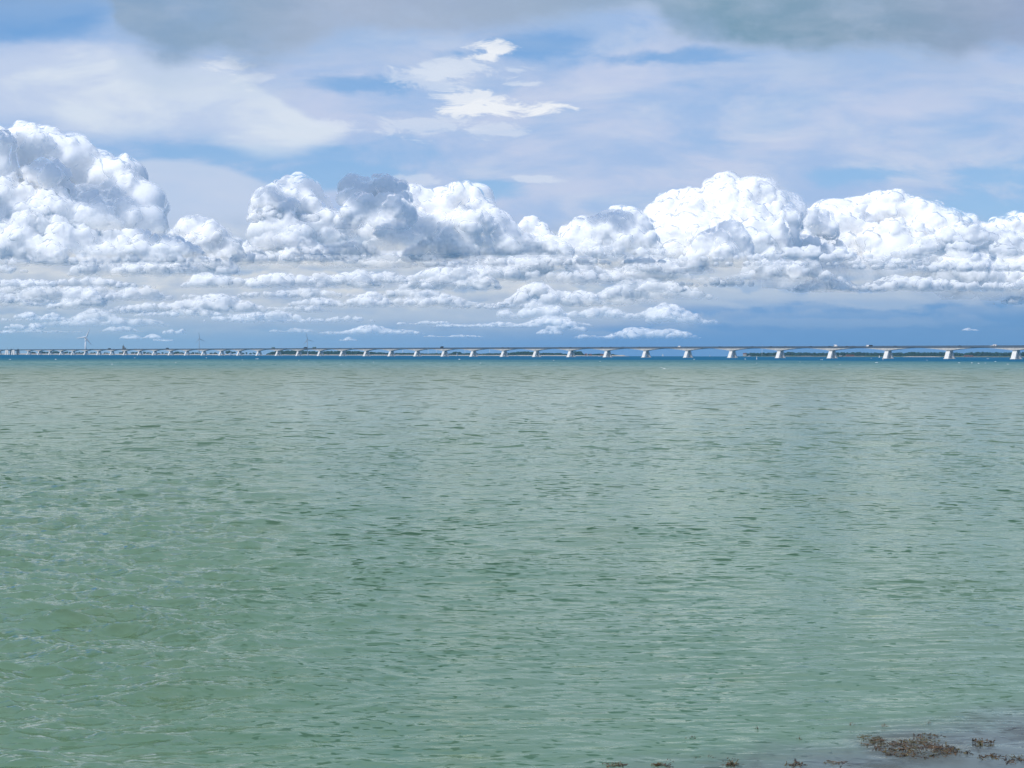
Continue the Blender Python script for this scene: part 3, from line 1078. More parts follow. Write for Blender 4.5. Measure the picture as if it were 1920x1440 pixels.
def leg_mesh(side):
    """one leaning slab leg of the A, side -1 = towards the viewer"""
    m = MB()
    zt, zb = DECK - 0.75 - 4.38, 0.9
    yo_t, yo_b, th_t, th_b = 3.1, 7.4, 2.7, 2.8
    wt, wb_ = 3.0, 3.15
    pts = []
    for z_, yo, th_, w_ in ((zb, yo_b, th_b, wb_), (zt, yo_t, th_t, wt)):
        y0, y1 = sorted((side * yo, side * (yo - th_)))
        pts += [(-w_, y0, z_), (w_, y0, z_), (w_, y1, z_), (-w_, y1, z_)]
    m.hexa(pts)
    return m.mesh('leg', M['pier'])


leg_me = {-1: leg_mesh(-1), 1: leg_mesh(1)}
foot = MB()
foot.box((0, 0, 0.55), (7.6, 16.0, 0.8))
foot_me = foot.mesh('footing', M['pier'])
pile = MB()
for yy_ in (-5.2, 0, 5.2):
    pile.tube((0, yy_, -6), (0, yy_, 0.16), 2.3, 2.3, 14)
pile_me = pile.mesh('pile', M['marine'])
saddle = MB()
saddle.box((0, 0, DECK - 0.75 - 4.36 - 0.25), (6.2, 6.6, 0.5))
saddle_me = saddle.mesh('saddle', M['pier'])
joint = MB()
joint.box((0, 0, DECK - 1.35), (0.9, 7.2, 1.1))
joint_me = joint.mesh('expansion_joint', M['rail'])

g_me = girder(HALF, HALF)
d_me = deck_slab(HALF, HALF)
r_me = {-1: railing(HALF, HALF, -1), 1: railing(HALF, HALF, 1)}


def hammer(s, e0, e1):
    """pier with the lengths of deck it carries, from s-e0 to s+e1"""
    c = s + (e1 - e0) / 2
    k = (e0 + e1) / (2 * HALF)
    bpart('girder', g_me, c, scale=(k, 1, 1))
    bpart('deck_slab', d_me, c, scale=(k, 1, 1))
    for sd in (-1, 1):
        bpart('railing', r_me[sd], c, scale=(k, 1, 1))
    pier = bpart('pier', foot_me, s)
    for sd in (-1, 1):
        inst('leg', leg_me[sd], pier)
    inst('saddle', saddle_me, pier)
    inst('pile', pile_me, pier)


for k, s in enumerate(S):
    e0 = (s - S[k - 1]) / 2 if k else 47.5
    e1 = (S[k + 1] - s) / 2 if k + 1 < len(S) else 46.0
    hammer(s, e0, e1)
    if k % 2 == 0 and k + 1 < len(S):
        bpart('expansion_joint', joint_me, (s + S[k + 1]) / 2)
for k, s in enumerate(S_left):
    hammer(s, 47.5 if k else 46.0, 47.5)

# opening span: two broad tower piers with a flat leaf between them
sA, sB = S[-1] + 46.0, S_left[0] - 46.0
tow = MB()
for sd in (-1, 1):
    for e_ in (-1, 1):
        tow.hexa([(e_ * 9.0 - 5.5, sd * 8.4 - 1.6, 0), (e_ * 9.0 + 5.5, sd * 8.4 - 1.6, 0), (e_ * 9.0 + 5.5, sd * 8.4 + 1.6, 0), (e_ * 9.0 - 5.5, sd * 8.4 + 1.6, 0),
                  (e_ * 5.5 - 4.6, sd * 7.8 - 1.4, 15.3), (e_ * 5.5 + 4.6, sd * 7.8 - 1.4, 15.3), (e_ * 5.5 + 4.6, sd * 7.8 + 1.4, 15.3), (e_ * 5.5 - 4.6, sd * 7.8 + 1.4, 15.3)])
tow.box((0, 0, 13.0), (19, 12.0, 1.8))
tow_me = tow.mesh('tower_pier', M['pier'])
tb_ = MB()
tb_.box((0, 0, -0.6), (30, 17, 2.6))
tb_me = tb_.mesh('fender', M['marine'])
cab = MB()
cab.box((0, -7.6, DECK + 0.6), (7.5, 3.0, 3.0))
cab.box((0, -7.6, DECK + 2.3), (8.3, 3.6, 0.4))
cab_me = cab.mesh('bridge_house', M['rail'])
mast = MB()
mast.tube((0, 6.4, DECK), (0, 6.4, DECK + 9.0), 0.25, 0.14)
mast.tube((0, -6.4, DECK), (0, -6.4, DECK + 7.5), 0.25, 0.14)
mast_me = mast.mesh('signal_mast', M['rail'])
for s in (s_draw0, s_draw1):
    t_ = bpart('tower_pier', tow_me, s)
    inst('fender', tb_me, t_)
    inst('bridge_house', cab_me, t_)
    inst('signal_mast', mast_me, t_)
Ld = (sB - sA) / 2
fl = MB()
fl.box((0, 0, DECK - 0.42), (2 * Ld, 11.9, 0.64))
fl.box((0, 0, DECK - 1.3), (2 * Ld, 6.0, 1.1))
bpart('bridge_leaf', fl.mesh('bridge_leaf', M['edge']), (sA + sB) / 2)
for sd in (-1, 1):
    bpart('railing', railing(Ld, Ld, sd), (sA + sB) / 2)


# ------------------------------------------------------------------ traffic on the bridge
ORD = ['first', 'second', 'third', 'fourth', 'fifth', 'sixth', 'seventh', 'eighth', 'ninth', 'tenth', 'eleventh', 'twelfth', 'thirteenth', 'fourteenth',
       'fifteenth', 'sixteenth', 'seventeenth', 'eighteenth', 'nineteenth', 'twentieth'] + ['%d%s' % (k, {1: 'st', 2: 'nd', 3: 'rd'}.get(k % 10, 'th')) for k in range(21, 60)]


def arch_names(pxs, one):
    """a label for each of a row of look-alikes: the arch of the bridge (counted from the right) it is seen at, and its place there"""
    arch = [sum(1 for v in px_list if v > px_) for px_ in pxs]
    out = []
    for px_, a in zip(pxs, arch):
        same = sorted(v for v, b_ in zip(pxs, arch) if b_ == a)
        where = 'the %s arch from the right' % ORD[max(a, 1) - 1] if a < len(px_list) else 'the arches beside the tower piers'
        pre = '' if len(same) == 1 else (('left ' if px_ == same[0] else 'right ') if len(same) == 2 else
              ('leftmost ' if px_ == same[0] else 'rightmost ' if px_ == same[-1] else ORD[same.index(px_)] + ' ' ))
        out.append('%s%s %s' % (pre, one, where))
    return out


def vehicle(kind, px, label, paint, lane=-1, cat=None, group=None, k=1.0, along=0.0):
    s = s_of(px) + along
    root = empty({'car': 'car', 'truck': 'truck', 'van': 'van', 'camper': 'camper_van', 'caravan': 'caravan'}[kind])
    root.location = bpt(s, DECK - 0.1, -lane * -2.2)
    root.rotation_euler = (0, 0, yaw + (0 if lane < 0 else math.pi))
    tag(root, label, cat or {'car': 'car', 'truck': 'truck', 'van': 'van', 'camper': 'camper van', 'caravan': 'caravan'}[kind], group)
    if kind == 'car':
        b_ = MB().box((0, 0, 0.62), (4.5, 1.8, 0.66), 0.97, 0.94)
        b_.box((-0.2, 0, 1.22), (2.7, 1.62, 0.56), 0.72, 0.84)
        b_.build('body', M[paint], root)
        MB().box((-0.2, 0, 1.20), (2.5, 1.66, 0.36), 0.84, 0.92).build('window', M['glass'], root)
        wx_ = (-1.4, 1.4)
        wr, wy_ = 0.33, 0.86
    elif kind == 'van' or kind == 'camper':
        b_ = MB().box((-0.4, 0, 1.5), (4.8, 2.0, 2.2), 0.97, 0.92)
        b_.box((2.35, 0, 0.95), (1.0, 1.95, 1.0), 0.7, 0.92)
        if kind == 'camper':
            b_.box((0.6, 0, 2.85), (3.8, 2.1, 0.7), 0.85, 0.9)
        b_.build('body', M[paint], root)
        MB().box((1.55, 0, 1.95), (1.2, 1.99, 0.6), 0.8, 0.96).build('window', M['glass'], root)
        wx_ = (-1.9, 1.9)
        wr, wy_ = 0.36, 0.92
    elif kind == 'caravan':
        MB().box((0, 0, 1.5), (4.6, 2.2, 2.1), 0.94, 0.94).build('body', M[paint], root)
        MB().box((0.2, 0, 1.75), (2.4, 2.16, 0.6)).build('window', M['glass'], root)
        MB().tube((2.3, 0, 0.5), (3.4, 0, 0.5), 0.06, 0.06).build('drawbar', M['dark'], root)
        wx_ = (-0.1, 0.6)
        wr, wy_ = 0.34, 0.98
    else:
        MB().box((-1.6, 0, 2.35), (9.6 * k, 2.5, 2.9)).build('cargo_box', M[paint], root)
        MB().box((4.6 * k + 0.4, 0, 1.85), (2.1, 2.4, 2.5), 0.88, 0.96).build('cab', M['dark' if paint != 'carwhite' else 'carwhite'], root)
        MB().box((0.9, 0, 0.75), (11.5 * k, 1.1, 0.3)).build('chassis', M['dark'], root)
        wx_ = (-5.2 * k, -3.9 * k, 4.6 * k)
        wr, wy_ = 0.5, 1.05
    for x_ in wx_:
        for sd in (-1, 1):
            MB().tube((x_, sd * wy_ - 0.11, wr), (x_, sd * wy_ + 0.11, wr), wr, wr, 12).build('wheel', M['tyre'], root)
    return root


vehicle('truck', 203.5, 'dark truck on the bridge deck between the white turbine and the church tower', 'dark', k=1.25)
vehicle('truck', 312, 'dark box truck on the bridge just left of the middle faint turbine', 'dark', k=1.1)
vehicle('truck', 510.5, 'green grey lorry on the bridge well left of the third turbine', 'green', k=0.9)
vehicle('truck', 571, 'dark lorry on the bridge in front of the third turbine foot', 'dark', k=0.95)
vehicle('truck', 587.5, 'green grey lorry on the bridge just right of the third turbine', 'green', k=0.95)
vehicle('truck', 826.5, 'short tall black truck alone on the middle of the bridge', 'dark', k=0.5)
vehicle('van', 1271.5, 'small white van on the bridge above the two small sailing boats', 'carwhite')
vehicle('camper', 1564.5, 'white high roofed camper van on the right part of the bridge', 'carwhite')
vehicle('van', 1624.6, 'white van followed by a dark one near the right end of the bridge', 'carwhite')
vehicle('van', 1630.0, 'dark van close behind a white van near the right end of the bridge', 'dark')
vehicle('caravan', 1863, 'low white caravan on the bridge near the right edge of the view', 'carwhite')
vehicle('car', 1857.5, 'white car towing a caravan near the right edge of the view', 'carwhite')
small = [57, 99, 168, 174, 254, 265, 474, 535, 608, 638, 794, 940, 945, 951, 1049, 1071, 1100, 1126, 1147, 1166, 1197, 1351, 1408, 1443, 1474,
         1518, 1553, 1590, 1597, 1676, 1801]
for k, (px, lb) in enumerate(zip(small, arch_names(small, 'small dark car on the bridge over'))):
    lane = -1 if k % 3 else 1
    vehicle('car', px, lb, 'dark' if k % 4 else 'cargrey', lane, group='dark cars spread along the bridge')
vehicle('car', 660, 'small pale car over the arches left of the bridge middle', 'carwhite')


# ------------------------------------------------------------------ wind turbines
def turbine(px, D, hub, blade, rot, yaw_, label, m='turbine', group=None, base=0.0):
    root = empty('wind_turbine', at(px, D, base))
    tag(root, label, 'wind turbine', group)
    k = blade / 40.0
    if m == 'turbine' and blade > 30: k *= 2.0
    MB().tube((0, 0, -4), (0, 0, hub - 1.5 * k), 2.5 * k, 1.35 * k, 16).build('tower', M[m], root, smooth=True)
    nac = MB()
    nac.box((0, 1.5 * k, hub), (3.4 * k, 9 * k, 3.4 * k), 0.9, 0.97)
    na = nac.build('nacelle', M[m], root)
    hubo = MB().tube((0, -5.2 * k, hub), (0, -3.0 * k, hub), 0.9 * k, 1.8 * k, 12).build('hub', M[m], root, smooth=True)
    for j in range(3):
        a = rot + j * 2 * math.pi / 3
        d = Vector((math.sin(a), 0, math.cos(a)))
        e_ = Vector((math.cos(a), 0, -math.sin(a)))
        bl = MB()
        prof = ((0.02, 0.9, 0.9), (0.12, 1.5, 0.8), (0.22, 2.1, 0.55), (0.5, 1.4, 0.35), (0.8, 0.85, 0.2), (1.0, 0.25, 0.08))
        vs = []
        for t, c_, th_ in prof:
            o = Vector((0, -4.1 * k, hub)) + d * blade * t
            for (u, v) in ((-0.35, 0), (0.0, -0.5), (0.65, 0), (0.0, 0.5)):
                vs.append(o + e_ * c_ * k * u * 1.6 + Vector((0, 1, 0)) * th_ * k * v * 2)
        fs = []
        for i in range(len(prof) - 1):
            for u in range(4):
                fs.append((4 * i + u, 4 * i + (u + 1) % 4, 4 * i + 4 + (u + 1) % 4, 4 * i + 4 + u))
        fs += [(3, 2, 1, 0), (4 * 5, 4 * 5 + 1, 4 * 5 + 2, 4 * 5 + 3)]
        bl.add(vs, fs)
        bl.build('blade', M[m], root, smooth=True)
    root.rotation_euler = (0, 0, yaw_)
    return root


turbine(160.5, 6200, 76, 41, math.radians(24), math.radians(26), 'tall bright white wind turbine rising behind the left part of the bridge')
turbine(373.5, 8200, 93, 42, math.radians(-10), math.radians(48), 'faint pale wind turbine, the middle one of three behind the bridge', 'turbinegrey')
turbine(576, 8200, 90, 46, math.radians(-16), math.radians(40), 'faint grey wind turbine right of the two lorries on the bridge', 'turbinegrey')
turbine(1428.5, 6000, 40, 12, math.radians(5), math.radians(15), 'small white wind turbine behind the right part of the bridge')
tiny_ = ((755, 40), (803, 46), (818, 42), (872, 48), (918, 50))
for (px, hb), lb in zip(tiny_, arch_names([t_[0] for t_ in tiny_], 'tiny pale wind turbine above the trees under')):
    turbine(px, 9500, hb, 22, rng.random() * 2, 0.5, lb, 'turbine',
            group='tiny turbines above the far trees')


# ------------------------------------------------------------------ far shores, woods, houses
def shore_strip(name, x0, x1, D, h, m, label, depth=500.0, taper=True, kind='structure', cat='shore'):
    mb = MB()
    n = max(8, int((x1 - x0) / 8))
    for k in range(n + 1):
        px = x0 + (x1 - x0) * k / n
        e_ = min(1.0, min(k, n - k) / (n * 0.12)) if taper else 1.0
        hh_ = h * (0.25 + 0.75 * e_) * (0.85 + 0.3 * rng.random())
        for (dd, zz) in ((0, -2.5), (25, hh_), (60, hh_ * 1.02), (depth, hh_ * 0.9), (depth + 60, -8.0)):
            mb.v.append(tuple(at(px, D + dd, zz)))
    for k in range(n):
        for j in range(4):
            a = k * 5 + j
            mb.f.append((a, a + 5, a + 6, a + 1))
    o = mb.build(name, M[m])
    return tag(o, label, cat, kind=kind)


shore_strip('shore', -120, 486, 6700, 5.0, 'sand', 'pale low shore under the left arches of the bridge')
shore_strip('shore', 470, 1180, 6300, 3.6, 'sand', 'thin pale beach line below the woods behind the bridge')
shore_strip('shore', 1140, 1174, 5600, 4.2, 'sand', 'bright sand spit at the end of the wooded shore')
shore_strip('shore', 1378, 2100, 6400, 4.0, 'grass', 'low far shore behind the right part of the bridge')
shore_strip('shore', 1692, 1764, 5900, 2.6, 'sand', 'thin white beach line under the right arches')


def lump(mb, c, rx, ry, rz_, n=8):
    vs = []
    for j in range(1, 5):
        ph = math.pi * j / 5.2
        for k in range(n):
            a = 2 * math.pi * (k + 0.5 * (j % 2)) / n
            f_ = 0.78 + 0.44 * rng.random()
            vs.append((c[0] + math.cos(a) * math.sin(ph) * rx * f_, c[1] + math.sin(a) * math.sin(ph) * ry * f_, c[2] + math.cos(ph) * rz_ * f_))
    vs.append((c[0], c[1], c[2] + rz_))
    fs = []
    for j in range(3):
        for k in range(n):
            fs.append((j * n + k, (j + 1) * n + k, (j + 1) * n + (k + 1) % n, j * n + (k + 1) % n))
    fs += [(4 * n, k, (k + 1) % n) for k in range(n)]
    mb.add(vs, fs)


def wood(x0, x1, D, prof, label, step=2.0, depth=120):
    """a far wood: many crowns of uneven height along the shore; prof = [(pixel, height in metres)]"""
    mb = MB()
    px = x0
    xs_p = [p_[0] for p_ in prof]
    hs_p = [p_[1] for p_ in prof]
    while px < x1:
        h = float(np.interp(px, xs_p, hs_p)) * (0.86 + 0.24 * rng.random())
        for j in range(3):
            c = at(px + rng.normal() * 0.6, D + j * depth / 3, 0)
            w = 4.5 + 4 * rng.random()
            lump(mb, (c.x, c.y, c.z + h * (0.70 - 0.04 * j)), w, w, h * 0.34)
            lump(mb, (c.x + rng.normal() * 3, c.y, c.z + h * 0.36), w * 1.1, w, h * 0.40)
        px += step * (0.7 + 0.6 * rng.random())
    o = mb.build('woodland', M['foliage'], smooth=True)
    tag(o, label, 'woodland', kind='stuff')
    return o


wood(503, 722, 6450, [(503, 9), (512, 17), (530, 21), (560, 19), (600, 17), (640, 20), (690, 17), (722, 12)], 'dark wood behind the lorries, under the arches left of centre')
wood(722, 905, 6500, [(722, 11), (760, 12), (800, 10), (848, 11), (853, 19), (862, 18), (866, 11), (880, 12), (905, 9)], 'low dark wood under the middle arches of the bridge')
wood(905, 1062, 6450, [(905, 10), (940, 12), (958, 13), (966, 16), (974, 18), (1000, 19), (1012, 12), (1028, 15), (1036, 11), (1050, 14), (1062, 9)], 'lumpy green wood right of the middle of the bridge')
wood(1078, 1160, 6400, [(1078, 20), (1089, 19), (1092, 8), (1120, 10), (1150, 9), (1160, 5)], 'small wood and bushes by the houses near the sand spit')
wood(1396, 1660, 6500, [(1396, 15), (1440, 17), (1480, 20), (1520, 17), (1570, 19), (1620, 20), (1660, 17)], 'long blue green wood on the right hand far shore', 2.3)
wood(1660, 2100, 6500, [(1660, 16), (1720, 22), (1780, 20), (1810, 18), (1830, 23), (1860, 21), (1920, 22), (2100, 20)], 'tallest part of the far wood near the right edge', 2.3)


def far_tree(px, D, h, w, label, group):
    root = empty('tree', at(px, D, 1.5))
    tag(root, label, 'tree', group)
    MB().tube((0, 0, -1), (0, 0, h * 0.45), 0.5, 0.3, 6).build('trunk', M['bark'], root)
    mb = MB()
    for j in range(5):
        lump(mb, (rng.normal() * w * 0.28, rng.normal() * w * 0.2, h * (0.45 + 0.35 * rng.random())), w * 0.42, w * 0.42, h * 0.27)
    mb.build('crown', M['foliage'], root, smooth=True)


trees_ = ((59, 11, 9), (62, 13, 12), (65, 11, 10), (76, 13, 12), (79, 14, 13), (83, 13, 12), (88, 12, 10), (97, 13, 12), (101, 15, 14), (105, 15, 14), (109, 13, 12),
                 (122, 12, 12), (126, 14, 12), (131, 12, 9), (135, 10, 9), (144, 10, 9), (149, 12, 10), (153, 11, 9), (158, 12, 10), (171, 10, 14), (177, 11, 12), (196, 11, 8), (201, 10, 7), (206, 9, 7),
                 (224, 11, 16), (231, 11, 14), (249, 12, 14), (255, 13, 16), (271, 14, 12), (276, 11, 10), (282, 9, 8), (297, 9, 14), (305, 12, 10), (312, 9, 12), (329, 14, 16), (334, 15, 14), (341, 12, 16),
                 (355, 9, 14), (362, 12, 12), (368, 11, 10), (374, 9, 12), (396, 11, 12), (404, 12, 14), (428, 20, 18), (436, 17, 14), (456, 10, 10), (462, 12, 9), (470, 10, 9), (477, 11, 12))
for (px, h, w), lb in zip(trees_, arch_names([t_[0] for t_ in trees_], 'small dark tree on the far shore under')):
    far_tree(px, 6900, h, w, lb, 'trees on the left far shore')


def house(px, D, w, h, label, wall='render', group=None):
    root = empty('house', at(px, D, 2.0))
    tag(root, label, 'house', group)
    MB().box((0, 0, h * 0.3), (w, 9, h * 0.6)).build('wall', M[wall], root)
    r_ = MB()
    r_.add([(-w / 2 - 0.4, -5, h * 0.6), (w / 2 + 0.4, -5, h * 0.6), (w / 2 + 0.4, 5, h * 0.6), (-w / 2 - 0.4, 5, h * 0.6), (-w / 2, 0, h), (w / 2, 0, h)],
           [(0, 1, 5, 4), (2, 3, 4, 5), (1, 2, 5), (3, 0, 4), (3, 2, 1, 0)])
    r_.build('roof', M['roof'], root)
    for k in (-0.25, 0.25):
        MB().box((k * w, -4.55, h * 0.32), (w * 0.2, 0.12, h * 0.25)).build('window', M['glass'], root)


for (px, w, h), lb in zip(((1099, 14, 9), (1107, 11, 8), (1129, 16, 8), (1136, 12, 8)), ('leftmost', 'second', 'third', 'rightmost')):
    house(px, 6280, w, h, lb + ' of the four red roofed houses among bushes near the sand spit', 'brick', 'houses near the sand spit')
for px, w, h, lb in ((1590, 20, 7, 'longer pinkish low house beside the motor boat at the right shore'), (1598, 14, 7, 'shorter pinkish low house just right of the longer one'),
                     (1812, 22, 7, 'longer pinkish low house under the rightmost full arch'), (1821, 14, 6, 'shorter pinkish low house under the rightmost full arch')):
    house(px, 6150, w, h, lb, 'brick', 'houses below the right far wood')
house(1396, 6200, 14, 13, 'pale block at the left end of the right far shore')
house(119, 6500, 8, 9, 'tiny white house between trees on the left far shore')

# church tower beyond the left end
ch = empty('church_tower', at(231.5, 7000, 0))
tag(ch, 'dark church tower with a thin spire above the bridge at left', 'church')
MB().box((0, 0, 22), (9, 9, 44), 0.9, 0.9).build('tower', M['stone'], ch)
MB().box((0, 0, 48), (3.0, 3.0, 12), 0.1, 0.1).build('spire', M['stone'], ch)
MB().box((9.0, 0, 18), (7, 7, 36), 0.9, 0.9).build('side_tower', M['stone'], ch)

# ------------------------------------------------------------------ boats and marks
def hull_mesh(L, B, H):
    mb = MB()
    st = ((-0.5, 0.62), (-0.25, 0.95), (0.05, 1.0), (0.3, 0.72), (0.5, 0.04))
    for t, b_ in st:
        x = t * L
        w = b_ * B / 2
        sh = H * (1 + 0.25 * max(0, t))
        mb.v += [(x, -w, sh), (x * 0.94, -w * 0.55, -0.25), (x * 0.94, w * 0.55, -0.25), (x, w, sh)]
    for k in range(4):
        a = 4 * k
        for j in range(4):
            mb.f.append((a + j, a + 4 + j, a + 4 + (j + 1) % 4, a + (j + 1) % 4))
    mb.f += [(0, 1, 2, 3), (19, 18, 17, 16)]
    return mb


def sailboat(px, D, h, label, heading=0.6, sails=True, cream=False):
    root = empty('sailboat', at(px, D), heading)
    tag(root, label, 'sailing boat')
    k = h / 12.0
    hull_mesh(10 * k, 3.1 * k, 1.1 * k).build('hull', M['white'], root, smooth=False)
    MB().box((-0.3 * k, 0, 1.35 * k), (3.6 * k, 1.9 * k, 0.55 * k), 0.8, 0.8).build('cabin', M['white'], root)
    MB().tube((0.6 * k, 0, 1.0 * k), (0.6 * k, 0, h), 0.09, 0.06, 6).build('mast', M['white'], root)
    MB().tube((0.6 * k, 0, 2.0 * k), (-3.9 * k, 0.4, 2.0 * k), 0.08, 0.08, 6).build('boom', M['white'], root)
    if sails:
        for nm_, pts in (('mainsail', [(0.45 * k, 0, 2.1 * k), (-3.8 * k, 0.5, 2.15 * k), (-1.9 * k, 0.55, 6.5 * k), (0.45 * k, 0, h * 0.98)]),
                         ('jib', [(4.8 * k, 0, 1.5 * k), (1.1 * k, 0.6, 1.9 * k), (0.9 * k, 0.3, 6 * k), (0.8 * k, 0, h * 0.86)])):
            mb = MB()
            v = [Vector(p_) for p_ in pts]
            mb.add(v + [p_ + Vector((0, 0.03, 0)) for p_ in v], [(0, 1, 2, 3), (7, 6, 5, 4), (0, 4, 5, 1), (1, 5, 6, 2), (2, 6, 7, 3), (3, 7, 4, 0)])
            mb.build(nm_, M['sail'], root)
    return root


def motorboat(px, D, L, label, heading=0.2, dark=False):
    root = empty('motorboat', at(px, D), heading)
    tag(root, label, 'motor boat')
    k = L / 10
    hull_mesh(L, 3.3 * k, 1.3 * k).build('hull', M['dark' if dark else 'white'], root)
    MB().box((-0.4 * k, 0, 2.1 * k), (5.0 * k, 2.5 * k, 1.6 * k), 0.75, 0.85).build('cabin', M['white'], root)
    MB().box((-0.4 * k, 0, 2.25 * k), (4.6 * k, 2.55 * k, 0.5 * k), 0.9, 0.95).build('window', M['glass'], root)
    return root


sailboat(577, 4600, 15.0, 'sailing boat with a tall narrow white sail under the third turbine', 1.3)
sailboat(857, 4300, 13.0, 'sailing boat with narrow white sail between the centre piers', 1.25)
sailboat(1101, 4600, 13.0, 'sailing boat off the houses near the sand spit', 1.35)
sailboat(1242.5, 5200, 10.5, 'small sailing boat with a full white sail in the open gap', 0.5)
sailboat(1331, 5400, 8.5, 'smaller sailing boat right of the full sailed one in the open gap', 1.0)
sailboat(1405, 4300, 20.0, 'bare masted sailing boat by the left end of the right far shore', 0.4, sails=False)
sailboat(432.5, 4500, 15.0, 'white yacht with a broad hull between the left arches', 1.0)
motorboat(968, 4700, 11, 'white motor boat off the lumpy wood at the centre')
motorboat(1124, 3600, 6.5, 'small white motor boat off the houses near the sand spit')
motorboat(1576, 4200, 16, 'motor boat with dark hull and white cabin by the right shore', 0.1, True)


def mark(px, D, h, r, label, name='navigation_buoy', cat='buoy'):
    root = empty(name, at(px, D))
    tag(root, label, cat)
    MB().tube((0, 0, -0.3), (0, 0, h * 0.22), r * 1.6, r * 1.4, 12).build('float', M['white'], root)
    MB().tube((0, 0, h * 0.2), (0, 0, h * 0.9), r, r * 0.6, 10).build('tower', M['white'], root)
    MB().box((0, 0, h * 0.95), (r * 1.8, r * 1.8, h * 0.1), 0.2, 0.2).build('topmark', M['white'], root)


mark(1418.6, 1450, 3.0, 0.28, 'slim white marker buoy on the water in front of the bridge')
mark(1648.5, 3200, 4.5, 1.0, 'stout white buoy left of the second pier from the right')

# ------------------------------------------------------------------ seaweed at the shore
def frond(mb, base, ang_, L, lift, w, flop=1.0):
    """a branching strap of wrack with small swollen tips"""
    d = Vector((math.cos(ang_), math.sin(ang_), lift)).normalized()
    p_ = Vector(base)
    side = Vector((-math.sin(ang_), math.cos(ang_), 0.25 * rng.normal())).normalized()
    n = 5
    prev = None
    th_ = 0.003
    for k in range(n + 1):
        t = k / n
        ww = w * (0.6 + 0.8 * math.sin(math.pi * min(1, t * 1.05 + 0.05)))
        ring = [p_ - side * ww, p_ - Vector((0, 0, th_)), p_ + side * ww, p_ + Vector((0, 0, th_))]
        if prev is not None:
            a = len(mb.v)
            mb.v += [tuple(v) for v in ring]
            for j in range(4):
                mb.f.append((a - 4 + j, a - 4 + (j + 1) % 4, a + (j + 1) % 4, a + j))
        else:
            mb.v += [tuple(v) for v in ring]
        prev = ring
        p_ = p_ + d * (L / n)
        d = (d + Vector((rng.normal() * 0.28, rng.normal() * 0.28, -0.34 * flop * t + rng.normal() * 0.08))).normalized()
    for k in range(2):                                   # air bladders
        c = p_ + Vector((rng.normal(), rng.normal(), rng.normal() * 0.4)) * w * 1.1
        lump(mb, (c.x, c.y, c.z), w * 0.8, w * 0.8, w * 0.8, 5)


def clump(px, py, rx, ry, n, label, size=0.10, tall=0.22, m='weed'):
    D = dist_of(px, py)
    c = at(px, D)
    RX = rx * D / F
    RY = ry * D / F / (CAM_H / D)                        # foreshortened on the flat water
    parts = []
    root = empty('seaweed', (c.x, c.y, 0.0))
    tag(root, label, 'seaweed')
    # tufts of their own within the patch
    for part_m, share in ((m, 0.65), ('weedolive' if m == 'weed' else 'weed', 0.35)):
        mb = MB()
        for k in range(max(3, int(n * share))):
            r_ = math.sqrt(rng.random())
            a = rng.random() * 6.283
            bx, by = math.cos(a) * r_ * RX, math.sin(a) * r_ * RY
            s_ = size * (0.6 + 0.8 * rng.random())
            # a low knotted heart with straps spreading on the water
            for j in range(3):
                lump(mb, (bx + rng.normal() * s_ * 0.3, by + rng.normal() * s_ * 0.3, 0.0), s_ * 0.22, s_ * 0.2, s_ * 0.17, 6)
            for j in range(9):
                frond(mb, (bx + rng.normal() * s_ * 0.2, by + rng.normal() * s_ * 0.2, 0.004), rng.random() * 6.283, s_ * (0.6 + 0.7 * rng.random()), tall * rng.random(), 0.0055 + 0.004 * rng.random())
        mb.build('tuft', M[part_m], root, smooth=True)
    return root


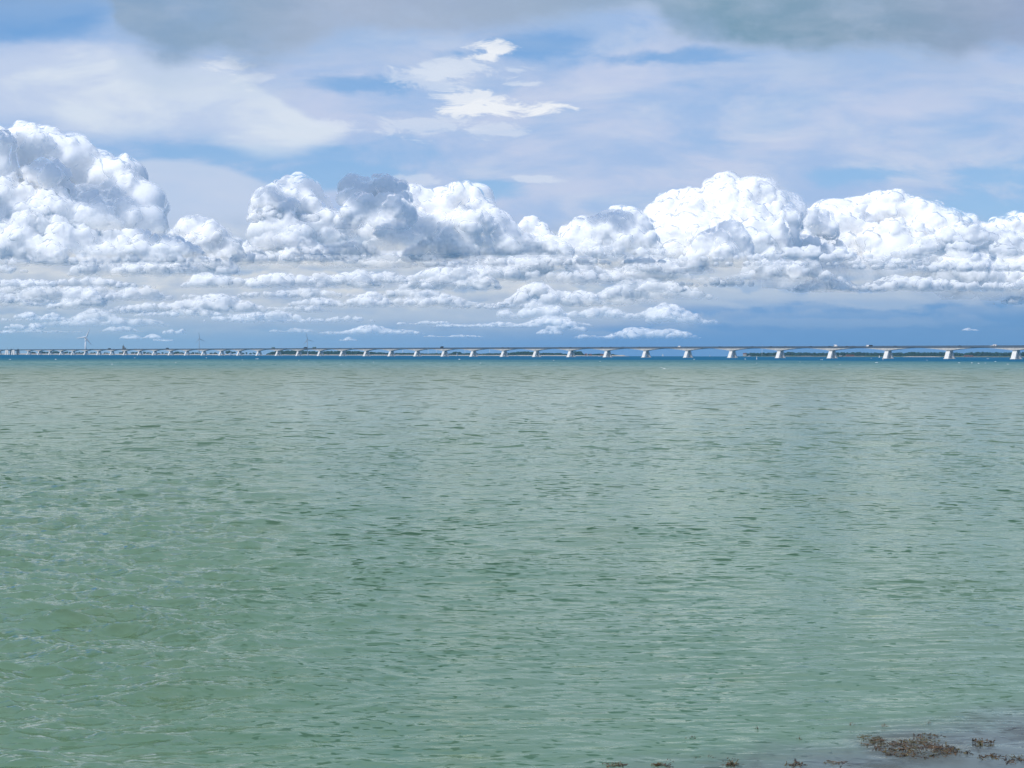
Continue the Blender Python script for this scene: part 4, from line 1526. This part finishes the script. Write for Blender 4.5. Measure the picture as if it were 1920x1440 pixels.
clump(1712, 1408, 80, 18, 170, 'largest brown seaweed patch, knotted, breaking the surface near the shore', 0.075)
clump(1650, 1395, 26, 12, 12, 'small brown seaweed tuft on the left tip of the largest patch', 0.07)
clump(1742, 1386, 34, 6, 10, 'thin seaweed fringe on the water just beyond the largest patch', 0.07)
clump(1795, 1414, 26, 8, 12, 'sparse seaweed strands right of the largest patch', 0.055, 0.6)
clump(1850, 1398, 22, 8, 5, 'loose dark seaweed bits on the bluish shallows at far right', 0.05, 0.9)
clump(1882, 1429, 40, 7, 12, 'ragged dark seaweed along the bottom right corner', 0.06, 0.7)
clump(1568, 1436, 24, 5, 12, 'brown seaweed patch cut by the bottom edge left of the largest patch', 0.07)
clump(1488, 1440, 22, 4, 7, 'dark seaweed line at the bottom edge, left of the brown patch', 0.06, 0.6)
clump(1160, 1441, 22, 3, 6, 'dark seaweed specks at the bottom edge, the leftmost ones', 0.05, 0.7)
clump(1240, 1441, 14, 3, 4, 'few seaweed specks on the bottom edge beside the leftmost ones', 0.05, 0.8)
clump(1372, 1440, 16, 4, 4, 'few olive seaweed bits near the middle of the bottom right', 0.05, 0.7, 'weedolive')
clump(1296, 1390, 15, 4, 6, 'lone floating tuft of seaweed further out than the shore specks', 0.03, 0.2, 'weedolive')
for px, py, lb in ((1600, 1363, 'single dark stalk of seaweed beyond the left tip of the largest patch'),
                   (1660, 1366, 'pair of thin weed stalks beyond the largest patch'),
                   (1746, 1360, 'single curled weed stalk beyond the right half of the largest patch'),
                   (1424, 1370, 'single weed stalk standing alone in the calm green water'),
                   (1504, 1391, 'short weed stalk left of the largest patch'),
                   (1312, 1426, 'tiny upright weed stalk close to the bottom edge'),
                   (1334, 1424, 'low weed sprig right of the tiny upright stalk')):
    D = dist_of(px, py)
    c = at(px, D)
    root = empty('seaweed_stalk', (c.x, c.y, -0.02))
    tag(root, lb, 'seaweed')
    mb = MB()
    for j in range(5):
        frond(mb, (rng.normal() * 0.01, rng.normal() * 0.01, 0), rng.random() * 6.28, 0.035 + 0.035 * rng.random(), 1.3, 0.0035, 0.8)
    mb.build('strand', M['weed'], root, smooth=True)

# ------------------------------------------------------------------ the air
hz_m = bpy.data.materials.new('thin sea haze')
hz_m.use_nodes = True
hz_m.node_tree.nodes.clear()
q = G(hz_m.node_tree)
vo = q.new('ShaderNodeVolumePrincipled')
vo.inputs['Color'].default_value = (0.40, 0.74, 1.0, 1)
vo.inputs['Density'].default_value = 4.0e-5
vo.inputs['Anisotropy'].default_value = 0.2
mo = q.new('ShaderNodeOutputMaterial')
hz_m.node_tree.links.new(vo.outputs[0], mo.inputs['Volume'])
hb = MB()
hb.box((0, 4300, 65), (16000, 11000, 250))
haze = hb.build('haze', hz_m)
tag(haze, 'thin bluish haze over the sea', 'haze', kind='stuff')
